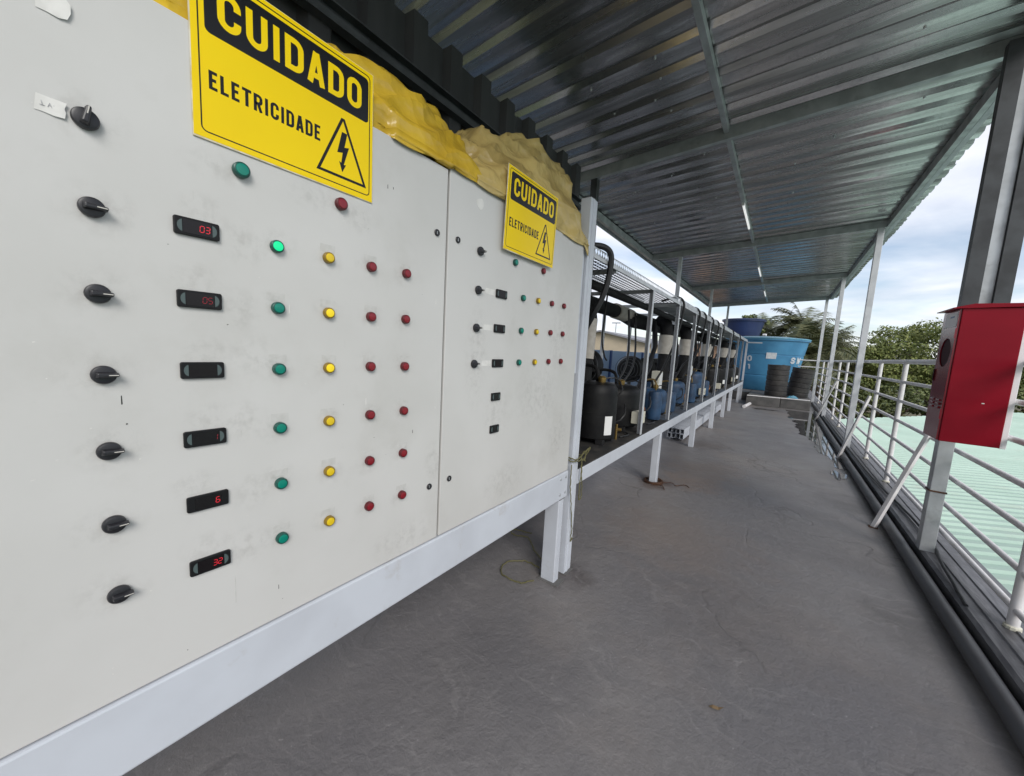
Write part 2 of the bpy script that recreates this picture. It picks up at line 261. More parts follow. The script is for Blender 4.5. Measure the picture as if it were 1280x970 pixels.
# ------------------------------------------------------------------ helpers: meshes
class MB:
    def __init__(s): s.v = []; s.f = []
    def add(s, vs_, fs):
        o = len(s.v); s.v += [tuple(p) for p in vs_]; s.f += [tuple(i + o for i in f) for f in fs]; return s
    def box(s, x0, x1, y0, y1, z0, z1):
        v = [(x0,y0,z0),(x1,y0,z0),(x1,y1,z0),(x0,y1,z0),(x0,y0,z1),(x1,y0,z1),(x1,y1,z1),(x0,y1,z1)]
        return s.add(v, [(0,3,2,1),(4,5,6,7),(0,1,5,4),(1,2,6,5),(2,3,7,6),(3,0,4,7)])
    def bar(s, a, b, wd, hg, up=(0,0,1)):
        a = Vector(a); b = Vector(b); d = (b - a).normalized(); u = Vector(up)
        if abs(d.dot(u)) > 0.98: u = Vector((0,1,0))
        sd = d.cross(u).normalized(); u = sd.cross(d).normalized(); sd *= wd/2; u *= hg/2
        v = [a-sd-u, a+sd-u, a+sd+u, a-sd+u, b-sd-u, b+sd-u, b+sd+u, b-sd+u]
        return s.add(v, [(0,3,2,1),(4,5,6,7),(0,1,5,4),(1,2,6,5),(2,3,7,6),(3,0,4,7)])
    def tube(s, pts, r, n=10, caps=True):
        pts = [Vector(p) for p in pts]; rr = r if isinstance(r, (list, tuple)) else [r]*len(pts)
        rings = []; up = Vector((0.123, 0.31, 0.94)).normalized()
        for i, p in enumerate(pts):
            d = (pts[min(i+1, len(pts)-1)] - pts[max(i-1, 0)]).normalized()
            a = d.cross(up)
            if a.length < 1e-3: a = d.cross(Vector((1,0,0)))
            a.normalize(); b_ = d.cross(a).normalized(); up = (-b_ if b_.dot(up) < 0 else b_)
            b_ = up; a = d.cross(b_).normalized()
            rings.append([p + (a*math.cos(2*math.pi*k/n) + b_*math.sin(2*math.pi*k/n))*rr[i] for k in range(n)])
        v = [q for rg in rings for q in rg]; f = []
        for i in range(len(pts)-1):
            for k in range(n): f.append((i*n+k, i*n+(k+1)%n, (i+1)*n+(k+1)%n, (i+1)*n+k))
        if caps: f.append(tuple(range(n-1,-1,-1))); f.append(tuple((len(pts)-1)*n+k for k in range(n)))
        return s.add(v, f)
    def lathe(s, prof, c=(0,0,0), axis='z', n=24):
        v = []; f = []; c = Vector(c)
        for (r, h) in prof:
            for k in range(n):
                a = 2*math.pi*k/n
                if axis == 'z': q = Vector((r*math.cos(a), r*math.sin(a), h))
                elif axis == 'x': q = Vector((h, r*math.cos(a), r*math.sin(a)))
                else: q = Vector((r*math.sin(a), h, r*math.cos(a)))
                v.append(c + q)
        for i in range(len(prof)-1):
            for k in range(n): f.append((i*n+k, i*n+(k+1)%n, (i+1)*n+(k+1)%n, (i+1)*n+k))
        f.append(tuple(range(n-1,-1,-1))); f.append(tuple((len(prof)-1)*n+k for k in range(n)))
        return s.add(v, f)
    def prism_x(s, poly, x0, x1):           # polygon in (y, z), extruded along x
        n = len(poly); v = [(x0, *p) for p in poly] + [(x1, *p) for p in poly]
        f = [tuple(range(n-1,-1,-1)), tuple(range(n, 2*n))] + [(i, (i+1)%n, n+(i+1)%n, n+i) for i in range(n)]
        return s.add(v, f)
    def stroke(s, pts, wd, x0, x1, closed=False):    # a mitred ribbon in the (y, z) plane, extruded along x
        P = []
        for p in pts:
            q = Vector((p[0], p[1]))
            if not P or (q-P[-1]).length > wd*0.06: P.append(q)
        if closed and len(P) > 2 and (P[0]-P[-1]).length < wd*0.06: P.pop()
        n = len(P); Lh = []; Rh = []
        for i in range(n):
            a = P[i-1] if (closed or i > 0) else None; b_ = P[(i+1) % n] if (closed or i < n-1) else None
            d1 = (P[i]-a).normalized() if a is not None else None; d2 = (b_-P[i]).normalized() if b_ is not None else None
            if d1 is None: d1 = d2
            if d2 is None: d2 = d1
            n1 = Vector((-d1.y, d1.x)); n2 = Vector((-d2.y, d2.x)); m = (n1+n2)
            m = m.normalized() if m.length > 1e-6 else n1
            k = min(2.2, 1.0/max(0.3, m.dot(n1))); Lh.append(P[i]+m*wd/2*k); Rh.append(P[i]-m*wd/2*k)
        v = []; f = []
        for i in range(n): v += [(x0,*Lh[i]), (x0,*Rh[i]), (x1,*Lh[i]), (x1,*Rh[i])]
        for i in range(n if closed else n-1):
            a = 4*i; b_ = 4*((i+1) % n)
            f += [(a+2,a+3,b_+3,b_+2), (a,b_,b_+1,a+1), (a,a+2,b_+2,b_), (a+1,b_+1,b_+3,a+3)]
        if not closed:
            f += [(0,1,3,2), (4*n-4, 4*n-2, 4*n-1, 4*n-3)]
        return s.add(v, f)
    def build(s, name, m, parent=None, smooth=False, bevel=0, loc=None):
        me = bpy.data.meshes.new(name); me.from_pydata(s.v, [], s.f); me.validate(); me.update()
        import bmesh
        bm = bmesh.new(); bm.from_mesh(me); bmesh.ops.recalc_face_normals(bm, faces=bm.faces); bm.to_mesh(me); bm.free()
        me.materials.append(m)
        if smooth:
            me.polygons.foreach_set('use_smooth', [True]*len(me.polygons))
            try: me.set_sharp_from_angle(angle=R(38))
            except Exception: pass
        o = bpy.data.objects.new(name, me); col.objects.link(o)
        if parent: attach(o, parent)
        if loc: o.location = loc
        if bevel:
            b = o.modifiers.new('bevel', 'BEVEL'); b.width = bevel; b.segments = 2; b.limit_method = 'ANGLE'; b.angle_limit = R(40)
        return o
def attach(o, p):
    o.parent = p
    # meshes are authored in world coordinates: undo the parent's translation (parents are never rotated at build time)
    off = Vector(p['_base']) if '_base' in p.keys() else Vector((0,0,0))
    o.location = -off
    o['_base'] = (0.0, 0.0, 0.0)
def thing(name, label, cat, base=(0,0,0), group=None):
    o = bpy.data.objects.new(name, None); col.objects.link(o); o.empty_display_size = 0.1
    o.location = base; o['_base'] = tuple(float(x) for x in base)
    return tag(o, label, cat, group)
def tag(o, label, cat, group=None):
    o['label'] = label; o['category'] = cat
    if group: o['group'] = group
    return o
def structure(o): o['kind'] = 'structure'; return o
def copy_tree(o, parent=None):
    c = o.copy(); col.objects.link(c)
    if parent is not None: c.parent = parent
    for ch in o.children: copy_tree(ch, c)
    return c
def rrect(y0, y1, z0, z1, r, n=4):
    p = []
    for (cy, cz, a0) in ((y1-r, z1-r, 0), (y0+r, z1-r, 90), (y0+r, z0+r, 180), (y1-r, z0+r, 270)):
        for k in range(n+1):
            a = R(a0 + 90*k/n); p.append((cy+r*math.cos(a), cz+r*math.sin(a)))
    return p
# ================================================================== SETTING
# ground far below, deck of the building, kerb, puddles
structure(MB().add([(-900,-900,-5.2),(900,-900,-5.2),(900,900,-5.2),(-900,900,-5.2)], [(0,1,2,3)]).build('ground', M['grass']))
structure(MB().box(-3.45, 2.06, -5.0, 24.0, -0.3, 0.0).build('floor', M['floor']))
structure(MB().box(-3.40, 2.36, -4.95, 23.95, -5.3, -0.302).build('building_base', M['wall_grey']))
kb = MB()
prof = [(2.055,-0.28),(2.055,0.085),(2.075,0.100),(2.130,0.100),(2.136,0.108),(2.148,0.108),(2.154,0.098),(2.215,0.096),(2.221,0.104),(2.233,0.104),(2.239,0.094),(2.300,0.092),(2.306,0.100),(2.318,0.100),(2.324,0.088),(2.385,0.082),(2.40,0.05),(2.40,-0.28)]
ys = [-5.0, 24.0]
v = [(p[0], y, p[1]) for y in ys for p in prof]; n = len(prof)
kb.add(v, [(i, i+1, n+i+1, n+i) for i in range(n-1)] + [tuple(range(n)), tuple(range(2*n-1, n-1, -1)), (0, n, 2*n-1, n-1)])
structure(kb.build('kerb', M['kerb']))
def puddle(cx, cy, rx, ry, seed):
    rnd = random.Random(seed); n = 40; ph = [rnd.uniform(0, 6.28) for _ in range(4)]
    pts = []
    for k in range(n):
        a = 2*math.pi*k/n; rr = 1 + 0.22*math.sin(3*a+ph[0]) + 0.16*math.sin(5*a+ph[1]) + 0.10*math.sin(9*a+ph[2])
        pts.append((min(1.93, cx+rx*rr*math.cos(a)), cy+ry*rr*math.sin(a), 0.004))
    structure(MB().add(pts, [tuple(range(n))]).build('puddle', M['water']))
puddle(1.82, 6.55, 0.08, 0.22, 1); puddle(0.75, 13.5, 0.30, 0.16, 8)
pts = []; NP = 150
for k in range(NP+1):
    yy = 6.95 + (14.1-6.95)*k/NP
    xl = 1.86 - 0.15*(yy-6.95)**0.75*0.95
    xl += 0.10*mnoise.noise(Vector((yy*1.1, 3.3, 0))) + 0.09*mnoise.noise(Vector((yy*3.1, 1.3, 0))) + 0.05*mnoise.noise(Vector((yy*8.0, 7.3, 0)))
    pts.append((min(1.90, xl), yy, 0.004))
q = [(1.935, p[1], 0.004) for p in pts]
structure(MB().add(pts + q, [(i, NP+1+i, NP+2+i, i+1) for i in range(NP)]).build('puddle', M['water']))

# ---------------------------------------------------------------- canopy
def zb(x): return 3.58 + 0.055*(x - 0.36)          # underside of the cross beams
can = thing('canopy', 'corrugated galvanised metal canopy roof on slim steel posts over the walkway', 'canopy', (2.08, 4.15, 0.1))
PER = 0.25; NS = 4; XL, XR = -1.62, 2.36
prof = [(0.0,0.0),(0.140,0.0),(0.165,0.038),(0.222,0.038),(0.25,0.0)]
y = -0.55; first = None; k = 0
while y < 16.9:
    pts = []
    for s_ in range(NS):
        for (a, h) in prof[:-1]: pts.append((y + s_*PER + a, h))
    pts.append((y + NS*PER + 0.006, 0.0))
    nn = len(pts); xs = [XL, -0.6, 0.4, 1.4, XR + (0.012 if k % 2 else 0.0)]
    vv = []
    for xi, x in enumerate(xs):
        for (py, h) in pts: vv.append((x, py, zb(x) + 0.116 + h + (0.0025 if k % 2 else 0.0)))
    ff = [(i*nn+j, i*nn+j+1, (i+1)*nn+j+1, (i+1)*nn+j) for i in range(len(xs)-1) for j in range(nn-1)]
    o = MB().add(vv, ff).build('roof_sheet', M['galv'], can)
    sm = o.modifiers.new('thickness', 'SOLIDIFY'); sm.thickness = 0.0008; sm.offset = 1
    y += NS*PER; k += 1
def cchan_x(x0, x1, y, nm='cross_beam'):
    # lipped channel running along x, open towards the far side
    W = 0.055; H = 0.112; T = 0.003; lip = 0.018
    sec = [(0,0),(W,0),(W,lip),(W-T,lip),(W-T,T),(T,T),(T,H-T),(W-T,H-T),(W-T,H-lip),(W,H-lip),(W,H),(0,H)]
    vv = []; nn = len(sec)
    for x in (x0, x1):
        for (a, h) in sec: vv.append((x, y + a, zb(x) + h))
    ff = [(i, (i+1)%nn, nn+(i+1)%nn, nn+i) for i in range(nn)] + [tuple(range(nn)), tuple(range(2*nn-1, nn-1, -1))]
    return MB().add(vv, ff).build(nm, M['steel'], can)
BY = [0.0, 4.2, 8.3, 12.6, 16.85]
for y in BY: cchan_x(-1.55, 2.13, y)
for a, b in zip(BY[:-1], BY[1:]):
    z = zb(0.36)
    MB().box(0.338, 0.382, a+0.057, b-0.002, z+0.052, z+0.112).build('purlin', M['steel'], can, bevel=0.002)
for x0, x1, nm in ((-1.50, -1.44, 'eave_purlin'), (2.135, 2.185, 'eave_purlin')):
    z = zb(x0)
    MB().box(x0, x1, -0.5, 16.9, z+0.005, z+0.108).build(nm, M['steel'], can, bevel=0.002)
MB().box(2.187, 2.232, -0.5, 16.9, zb(2.187)+0.002, zb(2.187)+0.022).build('eave_flange', M['steel_light'], can)
# a trim angle along the low eave
MB().box(-1.60, -1.585, -0.5, 16.9, zb(-1.6)+0.02, zb(-1.6)+0.113).build('eave_trim', M['steel_light'], can)
for y in BY[1:]:
    if y > 5:
        MB().box(2.035, 2.115, y+0.012, y+0.092 if y > 12 else y+0.10, 0.095, zb(2.07)+0.002).build('post', M['steel_light'], can, bevel=0.004)
        MB().box(-0.92, -0.85, y+0.01, y+0.08, 0.0, zb(-0.9)+0.002).build('post', M['steel_light'], can, bevel=0.004)
MB().box(2.045, 2.128, 4.105, 4.190, 0.095, zb(2.07)+0.002).build('post', M['steel'], can, bevel=0.004)
MB().box(-1.03, -0.95, 4.21, 4.29, 0.0, zb(-0.99)+0.002).build('post', M['dark_steel'], can, bevel=0.004)
MB().box(2.040, 2.133, 4.100, 4.195, 0.57, 0.582).build('weld_seam', M['rust'], can)
# paired channel stiffeners beside the post, above the hose cabinet
for (x0, x1) in ((2.005, 2.085), (2.150, 2.225)):
    W = x1-x0
    m = MB(); m.box(x0, x1, 4.020, 4.024, 1.6, zb(x0)+0.001); m.box(x0, x0+0.004, 4.024, 4.09, 1.6, zb(x0)+0.001); m.box(x1-0.004, x1, 4.024, 4.09, 1.6, zb(x0)+0.001)
    m.build('stiffener', M['dark_steel'], can)
MB().box(2.087, 2.148, 4.045, 4.06, 1.6, zb(2.1)+0.001).build('stiffener', M['steel'], can)
# screws through the sheets, made pale to imitate skylight showing through their holes
scr = MB().lathe([(0.004,-0.012),(0.007,-0.010),(0.009,-0.004),(0.009,0.0)], n=8)
sp = None
for (x, y) in [(0.02,2.97),(0.0,3.2),(-0.1,3.43),(-0.02,3.65),(0.1,4.6),(-0.3,4.9),(-0.5,3.0),(-0.45,3.4),(1.6,3.3),(1.55,3.75),(1.2,5.0),(0.9,5.4),(-0.6,5.6),(0.05,5.9),(0.7,2.9),(1.75,4.7),(-0.8,5.1),(0.9,6.3),(-0.9,6.4),(0.2,7.2)]:
    p = Vector((x, y, zb(x)+0.116)) - Vector(can['_base'])
    if sp is None: sp = scr.build('screw_light_dot', M['screw_light_dot'], can); sp.location = p
    else: c = sp.copy(); col.objects.link(c); c.location = p
# tube lamps under the middle purlin
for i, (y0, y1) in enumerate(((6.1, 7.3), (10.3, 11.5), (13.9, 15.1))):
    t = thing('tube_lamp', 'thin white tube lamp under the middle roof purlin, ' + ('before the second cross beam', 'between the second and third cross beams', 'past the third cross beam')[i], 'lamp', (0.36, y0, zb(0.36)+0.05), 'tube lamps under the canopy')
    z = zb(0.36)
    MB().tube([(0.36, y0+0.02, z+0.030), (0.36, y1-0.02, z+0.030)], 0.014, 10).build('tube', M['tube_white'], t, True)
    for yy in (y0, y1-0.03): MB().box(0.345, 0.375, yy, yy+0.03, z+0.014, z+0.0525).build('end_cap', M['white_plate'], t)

# ---------------------------------------------------------------- dark siding behind the cabinets
sd = thing('siding_wall', 'dark grey ribbed metal siding wall behind the electrical cabinets', 'wall', (-0.9, 1.5, 0))
y = -0.95; k = 0
while y < 3.3:
    pts = []
    for s_ in range(4):
        for (a, d) in ((0.0,0.0),(0.07,0.0),(0.10,0.045),(0.20,0.045),(0.23,0.0)): pts.append((y+s_*0.29+a, d))
    pts.append((y+1.16, 0.0)); nn = len(pts)
    zt = 3.36 + 0.012*math.sin(k*2.1)
    vv = [(-0.90+d+(0.002 if k % 2 else 0), py, 0.15) for (py, d) in pts] + [(-0.90+d+(0.002 if k % 2 else 0), py, zt - (0.030 if d == 0 else 0)) for (py, d) in pts]
    o = MB().add(vv, [(j, j+1, nn+j+1, nn+j) for j in range(nn-1)]).build('siding_sheet', M['siding'], sd)
    q = o.modifiers.new('thickness', 'SOLIDIFY'); q.thickness = 0.001
    y += 1.16; k += 1
m = MB(); m.box(-0.853, -0.800, -0.95, 3.6, 2.93, 2.938); m.box(-0.808, -0.800, -0.95, 3.6, 2.938, 2.965); m.box(-0.853, -0.845, -0.95, 3.6, 2.938, 3.02); m.box(-0.845, -0.800, -0.95, 3.6, 3.012, 3.02)
m.build('girt', M['dark_steel'], sd)
for y in (-0.8, 1.4, 3.5): MB().box(-0.98, -0.904, y, y+0.07, 0.0, 3.3).build('wall_post', M['dark_steel'], sd)

# ================================================================== ELECTRICAL CABINETS
st = thing('cabinet_stand', 'white painted steel stand carrying the two grey electrical cabinets', 'stand', (0.0, 0.9, 0.0))
MB().box(-0.06, 0.004, -0.75, 2.075, 0.562, 0.733).build('front_beam', M['frame'], st, bevel=0.006)
MB().box(-0.78, -0.72, -0.75, 2.075, 0.562, 0.733).build('back_beam', M['frame'], st, bevel=0.006)
for y in (-0.70, 1.985):
    MB().box(-0.718, -0.062, y, y+0.06, 0.60, 0.73).build('side_beam', M['frame'], st, bevel=0.005)
    MB().box(-0.10, -0.002, y, y+0.062, 0.0, 0.560).build('leg', M['frame'], st, bevel=0.005)
    MB().box(-0.79, -0.72, y, y+0.062, 0.0, 0.560).build('leg', M['frame'], st, bevel=0.005)
m = MB().box(-0.115, 0.035, 1.965, 2.06, 0.0, 0.006); m.build('foot_plate', M['concrete'], st)

def lamp_proto(nm, bez, ln):
    b = MB().lathe([(0.0135,0.0),(0.0148,0.001),(0.0148,0.008),(0.0140,0.0115),(0.0122,0.0125)], axis='x', n=24).build(nm, M[bez], None, True)
    l = MB().lathe([(0.0112,0.0105),(0.0112,0.0128),(0.0104,0.0142),(0.006,0.0149),(0.001,0.015)], axis='x', n=24).build('lens', M[ln], b, True)
    return b
def knob_proto():
    b = MB().lathe([(0.0205,0.0),(0.0215,0.002),(0.0215,0.009),(0.020,0.012),(0.0165,0.0135)], axis='x', n=32).build('selector_knob', M['black_plastic'], None, True)
    m = MB(); sec = [(0.0165,0.013),(0.0115,0.0),(0.0085,0.0)]
    # a wedge grip that tapers to the front, its nose reaching past the collar
    yb = 0.0085
    vv = [(0.012,-0.015,-yb),(0.012,0.024,-yb*0.62),(0.012,0.024,yb*0.62),(0.012,-0.015,yb),(0.027,-0.012,-yb*0.6),(0.027,0.0235,-yb*0.42),(0.027,0.0235,yb*0.42),(0.027,-0.012,yb*0.6)]
    m.add(vv, [(0,1,2,3),(4,7,6,5),(0,4,5,1),(1,5,6,2),(2,6,7,3),(3,7,4,0)])
    m.build('grip', M['black_plastic'], b, False, bevel=0.0025)
    MB().box(0.0268, 0.0274, 0.006, 0.0220, -0.0010, 0.0010).build('pointer', M['pointer'], b)
    return b
SEG = {'0':'abcdef','1':'bc','2':'abged','3':'abgcd','6':'afgedc','5':'afgcd','-':'g'}
def digit(m, ch, y, z, h=0.0125, wd=0.0068, t=0.0013, x0=0.0084, x1=0.0087):
    g = 0.0004; sl = lambda zz: (zz - z)*0.09
    def hs(zz): m.add([(x1, y+sl(zz)+g+t*0.3, zz-t/2), (x1, y+sl(zz)+wd-g-t*0.3, zz-t/2), (x1, y+sl(zz)+wd-g-t*0.3, zz+t/2), (x1, y+sl(zz)+g+t*0.3, zz+t/2)], [(0,1,2,3)])
    def vs_(yy, za, zb_): m.add([(x1, yy-t/2+sl(za), za+g+t*.3), (x1, yy+t/2+sl(za), za+g+t*.3), (x1, yy+t/2+sl(zb_), zb_-g-t*.3), (x1, yy-t/2+sl(zb_), zb_-g-t*.3)], [(0,1,2,3)])
    for s_ in SEG[ch]:
        if s_ == 'a': hs(z+h)
        if s_ == 'g': hs(z+h/2)
        if s_ == 'd': hs(z)
        if s_ == 'b': vs_(y+wd, z+h/2, z+h)
        if s_ == 'c': vs_(y+wd, z, z+h/2)
        if s_ == 'f': vs_(y, z+h/2, z+h)
        if s_ == 'e': vs_(y, z, z+h/2)
def display(parent, y, z, text, dim=False, wd=0.0755, hg=0.0355, keys=True):
    b = MB().prism_x(rrect(y-wd/2, y+wd/2, z-hg/2, z+hg/2, 0.004), 0.0002, 0.0072).build('temperature_display', M['display_case'], parent, bevel=0.0015)
    MB().prism_x(rrect(y-wd/2+0.014, y+wd/2-0.014, z-hg/2+0.0045, z+hg/2-0.0045, 0.001), 0.0070, 0.0080).build('screen', M['screen'], b)
    if keys:
        for s_ in (-1, 1):
            poly = []
            for k in range(9):
                a = R(-80 + 160*k/8); poly.append((y + s_*(wd/2-0.0145 + 0.0095*math.cos(a)), z + (hg/2-0.0055)*math.sin(a)))
            MB().prism_x(poly, 0.0070, 0.0079).build('key_pad', M['key'], b)
    if text:
        m = MB(); yy = y + wd/2 - 0.0155 - 0.0095*len(text)
        for ch in text: digit(m, ch, yy, z-0.0065); yy += 0.0095
        m.build('digit', M['digit_dim'] if dim else M['digit'], b)
    return b
def lock(parent, y, z):
    b = MB().lathe([(0.0105,0.0),(0.0115,0.001),(0.0115,0.004),(0.010,0.0055),(0.0065,0.0055),(0.0065,0.002),(0.001,0.002)], c=(0,y,z), axis='x', n=24).build('door_lock', M['black_plastic'], parent, True)
    MB().box(0.002, 0.0052, y-0.0012, y+0.0012, z-0.0052, z+0.0052).build('key_bit', M['steel'], b)
ca = thing('electrical_cabinet', 'big grey electrical cabinet with six columns of knobs, displays and pilot lamps', 'cabinet', (0.0, 0.1, 0.735))
cb = thing('electrical_cabinet', 'grey electrical cabinet whose lower half is bare, beside the white corner post', 'cabinet', (0.0, 1.5, 0.735))
for (o, y0, y1, zt) in ((ca, -0.72, 0.9612, 2.106), (cb, 0.9702, 2.066, 2.125)):
    MB().box(-0.40, -0.022, y0+0.001, y1-0.001, 0.736, zt-0.002).build('body', M['panel_edge'], o)
    MB().box(-0.020, -0.0185, y0+0.004, y1-0.004, 0.742, zt-0.006).build('gasket', M['seam'], o)
    MB().box(-0.018, 0.0, y0, y1, 0.738, zt).build('door', M['panel'], o, bevel=0.0025)
MB().box(-0.021, -0.009, 0.9618, 0.9696, 0.742, 2.10).build('door_seal', M['seam'], ca)
P = dict(k=knob_proto(), g=lamp_proto('pilot_lamp', 'bez_green', 'lens_green'), gl=lamp_proto('pilot_lamp', 'bez_green', 'lens_green_lit'),
         y=lamp_proto('pilot_lamp', 'bez_yellow', 'lens_yellow'), yl=lamp_proto('pilot_lamp', 'bez_yellow', 'lens_yellow_lit'), r=lamp_proto('pilot_lamp', 'bez_red', 'lens_red'))
P['kb'] = knob_proto()
for c in P.values(): c['proto'] = 1
def put(key, parent, y, z, rot=0.0, sc_=1.0):
    c = copy_tree(P[key], parent); del c['proto']
    c.location = Vector((0.0005, y, z)) - Vector(parent['_base']); c.rotation_euler = (rot, 0, 0); c.scale = (sc_*(0.80 if key[0] == 'k' else 1.0),)*3
    return c
KZ = [1.850, 1.704, 1.554, 1.406, 1.260, 1.113, 0.966]
for i, z in enumerate(KZ): put('k', ca, 0.1065, z, R(78) if i == 0 else R((-2, -1, 0, -1, 3, 2)[i-1]))
ZR = [1.7085, 1.562, 1.4115, 1.261, 1.1135, 0.9635]
txt = [('03', False), ('05', True), ('', True), ('1', True), ('6', False), ('32', False)]
res = MB()
for i, z in enumerate(ZR):
    display(ca, 0.253, z, txt[i][0], txt[i][1], keys=(i not in (4,)))
    put('gl' if i == 0 else 'g', ca, 0.404, z, random.uniform(-.3,.3))
    put('yl' if i in (1, 2) else 'y', ca, 0.5305, z + 0.001, random.uniform(-.3,.3))
    put('r', ca, 0.6595, z + 0.003, random.uniform(-.3,.3)); put('r', ca, 0.7865, z + 0.005*(i < 2) + 0.002, random.uniform(-.3,.3))
    for y in (0.404, 0.5305, 0.6595, 0.7865):
        if i > 0 or y > 0.5:
            a = random.uniform(-.003, .003)
            MB().prism_x([(y-0.021+a, z+0.016), (y+0.020+a, z+0.0155), (y+0.021+a, z+0.036), (y-0.020+a, z+0.0365)], 0.0, 0.0003).build('glue_mark', M['residue'], ca)
put('g', ca, 0.334, 1.855, 0, 1.12); put('r', ca, 0.565, 1.859, 0, 1.1)
lock(ca, 0.915, 1.879); lock(ca, 0.913, 0.958)
lock(cb, 1.018, 1.881); lock(cb, 1.016, 0.962)
for (y, z) in ((1.144, 1.869), (1.141, 1.717), (1.138, 1.566), (1.134, 1.419)): put('kb', cb, y, z, R(4))
for (yz) in ([(1.294,1.722),(1.459,1.728),(1.592,1.732),(1.727,1.735),(1.862,1.738)], [(1.291,1.573),(1.456,1.575),(1.591,1.578),(1.731,1.582),(1.867,1.583)], [(1.290,1.421),(1.452,1.424),(1.592,1.425),(1.729,1.428),(1.867,1.429)]):
    display(cb, *yz[0], '', keys=True)
    MB().prism_x([(yz[0][0]-0.105, yz[0][1]-0.011), (yz[0][0]-0.045, yz[0][1]-0.012), (yz[0][0]-0.044, yz[0][1]+0.012), (yz[0][0]-0.104, yz[0][1]+0.012)], 0.0, 0.0006).build('paper_label', M['paper'], cb)
    for key, (y, z) in zip(('g', 'y', 'r', 'r'), yz[1:]): put(key, cb, y, z, random.uniform(-.3, .3))
put('g', cb, 1.382, 1.875); put('r', cb, 1.624, 1.883)
display(cb, 1.288, 1.271, '', wd=0.062); display(cb, 1.289, 1.123, '', wd=0.062)
MB().prism_x([(1.134+0.022*math.cos(a*0.45), 2.048+0.020*math.sin(a*0.45)+0.004*math.sin(a)) for a in range(14)], 0.0, 0.0006).build('round_sticker', M['paper'], cb)
for p in P.values():
    for ch in list(p.children): bpy.data.objects.remove(ch)
    bpy.data.objects.remove(p)
# taped paper labels with pencil scribbles
def paper_label(poly, scrib):
    n = len(poly); m = MB(); lift = lambda p: 0.0008 + 0.004*max(0, (p[0]-poly[0][0])/0.04)**2
    v = [(lift(p), *p) for p in poly] + [(lift(p)+0.0004, *p) for p in poly]
    m.add(v, [tuple(range(n-1,-1,-1)), tuple(range(n, 2*n))] + [(i, (i+1)%n, n+(i+1)%n, n+i) for i in range(n)])
    b = m.build('paper_label', M['paper'], ca)
    if scrib:
        q = MB()
        for s_ in scrib: q.stroke(s_, 0.0006, 0.0022, 0.0026)
        q.build('pencil_writing', M['pencil'], b)
paper_label([(0.062,1.996),(0.072,1.996),(0.085,1.994),(0.0945,1.997),(0.0985,2.008),(0.099,2.021),(0.094,2.028),(0.080,2.028),(0.062,2.030)], None)
paper_label([(0.0515,1.840),(0.060,1.840),(0.072,1.838),(0.0835,1.839),(0.0850,1.848),(0.0838,1.854),(0.0868,1.864),(0.070,1.865),(0.0545,1.866)],
            [[(0.0595,1.8565),(0.0605,1.8495)], [(0.0575,1.8495),(0.063,1.8497)], [(0.066,1.849),(0.0685,1.856),(0.0705,1.849)], [(0.067,1.852),(0.070,1.852)], [(0.0725,1.8545),(0.0735,1.850),(0.075,1.8545)], [(0.076,1.853),(0.0805,1.853)]])
# scratches and chips on the doors
chip = [(0.128,1.356,0.002,0.018,'seam'),(0.133,1.308,0.003,0.003,'seam'),(0.016,1.225,0.006,0.002,'paper'),(0.045,1.255,0.006,0.0015,'paper'),(0.250,1.775,0.002,0.018,'residue'),(0.100,1.10,0.003,0.003,'paper'),(0.470,1.370,0.004,0.002,'paper'),(0.715,1.96,0.002,0.012,'seam'),(0.735,1.962,0.002,0.007,'seam'),(0.30,0.87,0.0025,0.07,'residue'),(0.42,0.90,0.003,0.002,'paper'),(0.33,1.05,0.003,0.0015,'paper')]
for (y, z, a, b, mm) in chip: MB().prism_x([(y-a/2, z-b/2), (y+a/2, z-b/2+a*0.3), (y+a*0.3, z+b/2), (y-a*0.4, z+b*0.45)], 0.0, 0.0003).build('paint_chip', M[mm], ca)

rnd = random.Random(11)
def smudge(parent, y, z, w_, h):
    v = [(0.0004, -w_/2, -h/2), (0.0004, w_/2, -h/2), (0.0004, w_/2, h/2), (0.0004, -w_/2, h/2)]
    o = MB().add(v, [(0,1,2,3)]).build('smudge', M['grime'], parent); o.location = Vector((0, y, z)) - Vector(parent['_base'])
for z in KZ: smudge(ca, 0.1065+rnd.uniform(-.012,.012), z+rnd.uniform(-.01,.01), 0.13, 0.11)
for z in ZR:
    smudge(ca, 0.335+rnd.uniform(-.015,.015), z+rnd.uniform(-.012,.03), 0.11, 0.12); smudge(ca, 0.25+rnd.uniform(-.02,.02), z+0.042, 0.11, 0.08)
    for y in (0.404, 0.5305, 0.6595, 0.7865): smudge(ca, y+rnd.uniform(-.01,.01), z+rnd.uniform(-.01,.02), 0.095, 0.085)
for (y, z, a, b) in ((0.50,1.855,0.16,0.09),(0.62,1.84,0.14,0.10),(0.30,1.845,0.16,0.07),(0.93,1.05,0.10,0.20),(0.80,0.80,0.3,0.14)): smudge(ca, y, z, a, b)
for (y, z, a, b) in ((1.65,1.25,0.5,0.4),(1.15,1.45,0.16,0.5),(1.9,1.0,0.3,0.4),(1.4,0.85,0.4,0.2),(1.85,1.55,0.3,0.4),(1.3,1.2,0.2,0.3)): smudge(cb, y, z, a, b)
for k in range(46):
    y = rnd.uniform(-0.05, 0.95); z = rnd.uniform(0.76, 1.86); a = rnd.uniform(0.0012, 0.0035); b = rnd.uniform(0.001, 0.003) if k % 5 else rnd.uniform(0.008, 0.022)
    MB().prism_x([(y-a/2, z-b/2), (y+a/2, z-b/2+a*0.4), (y+a*0.3, z+b/2), (y-a*0.5, z+b*0.4)], 0.0, 0.0003).build('paint_chip', M[('paper', 'residue', 'paper', 'concrete')[k % 4]], ca)
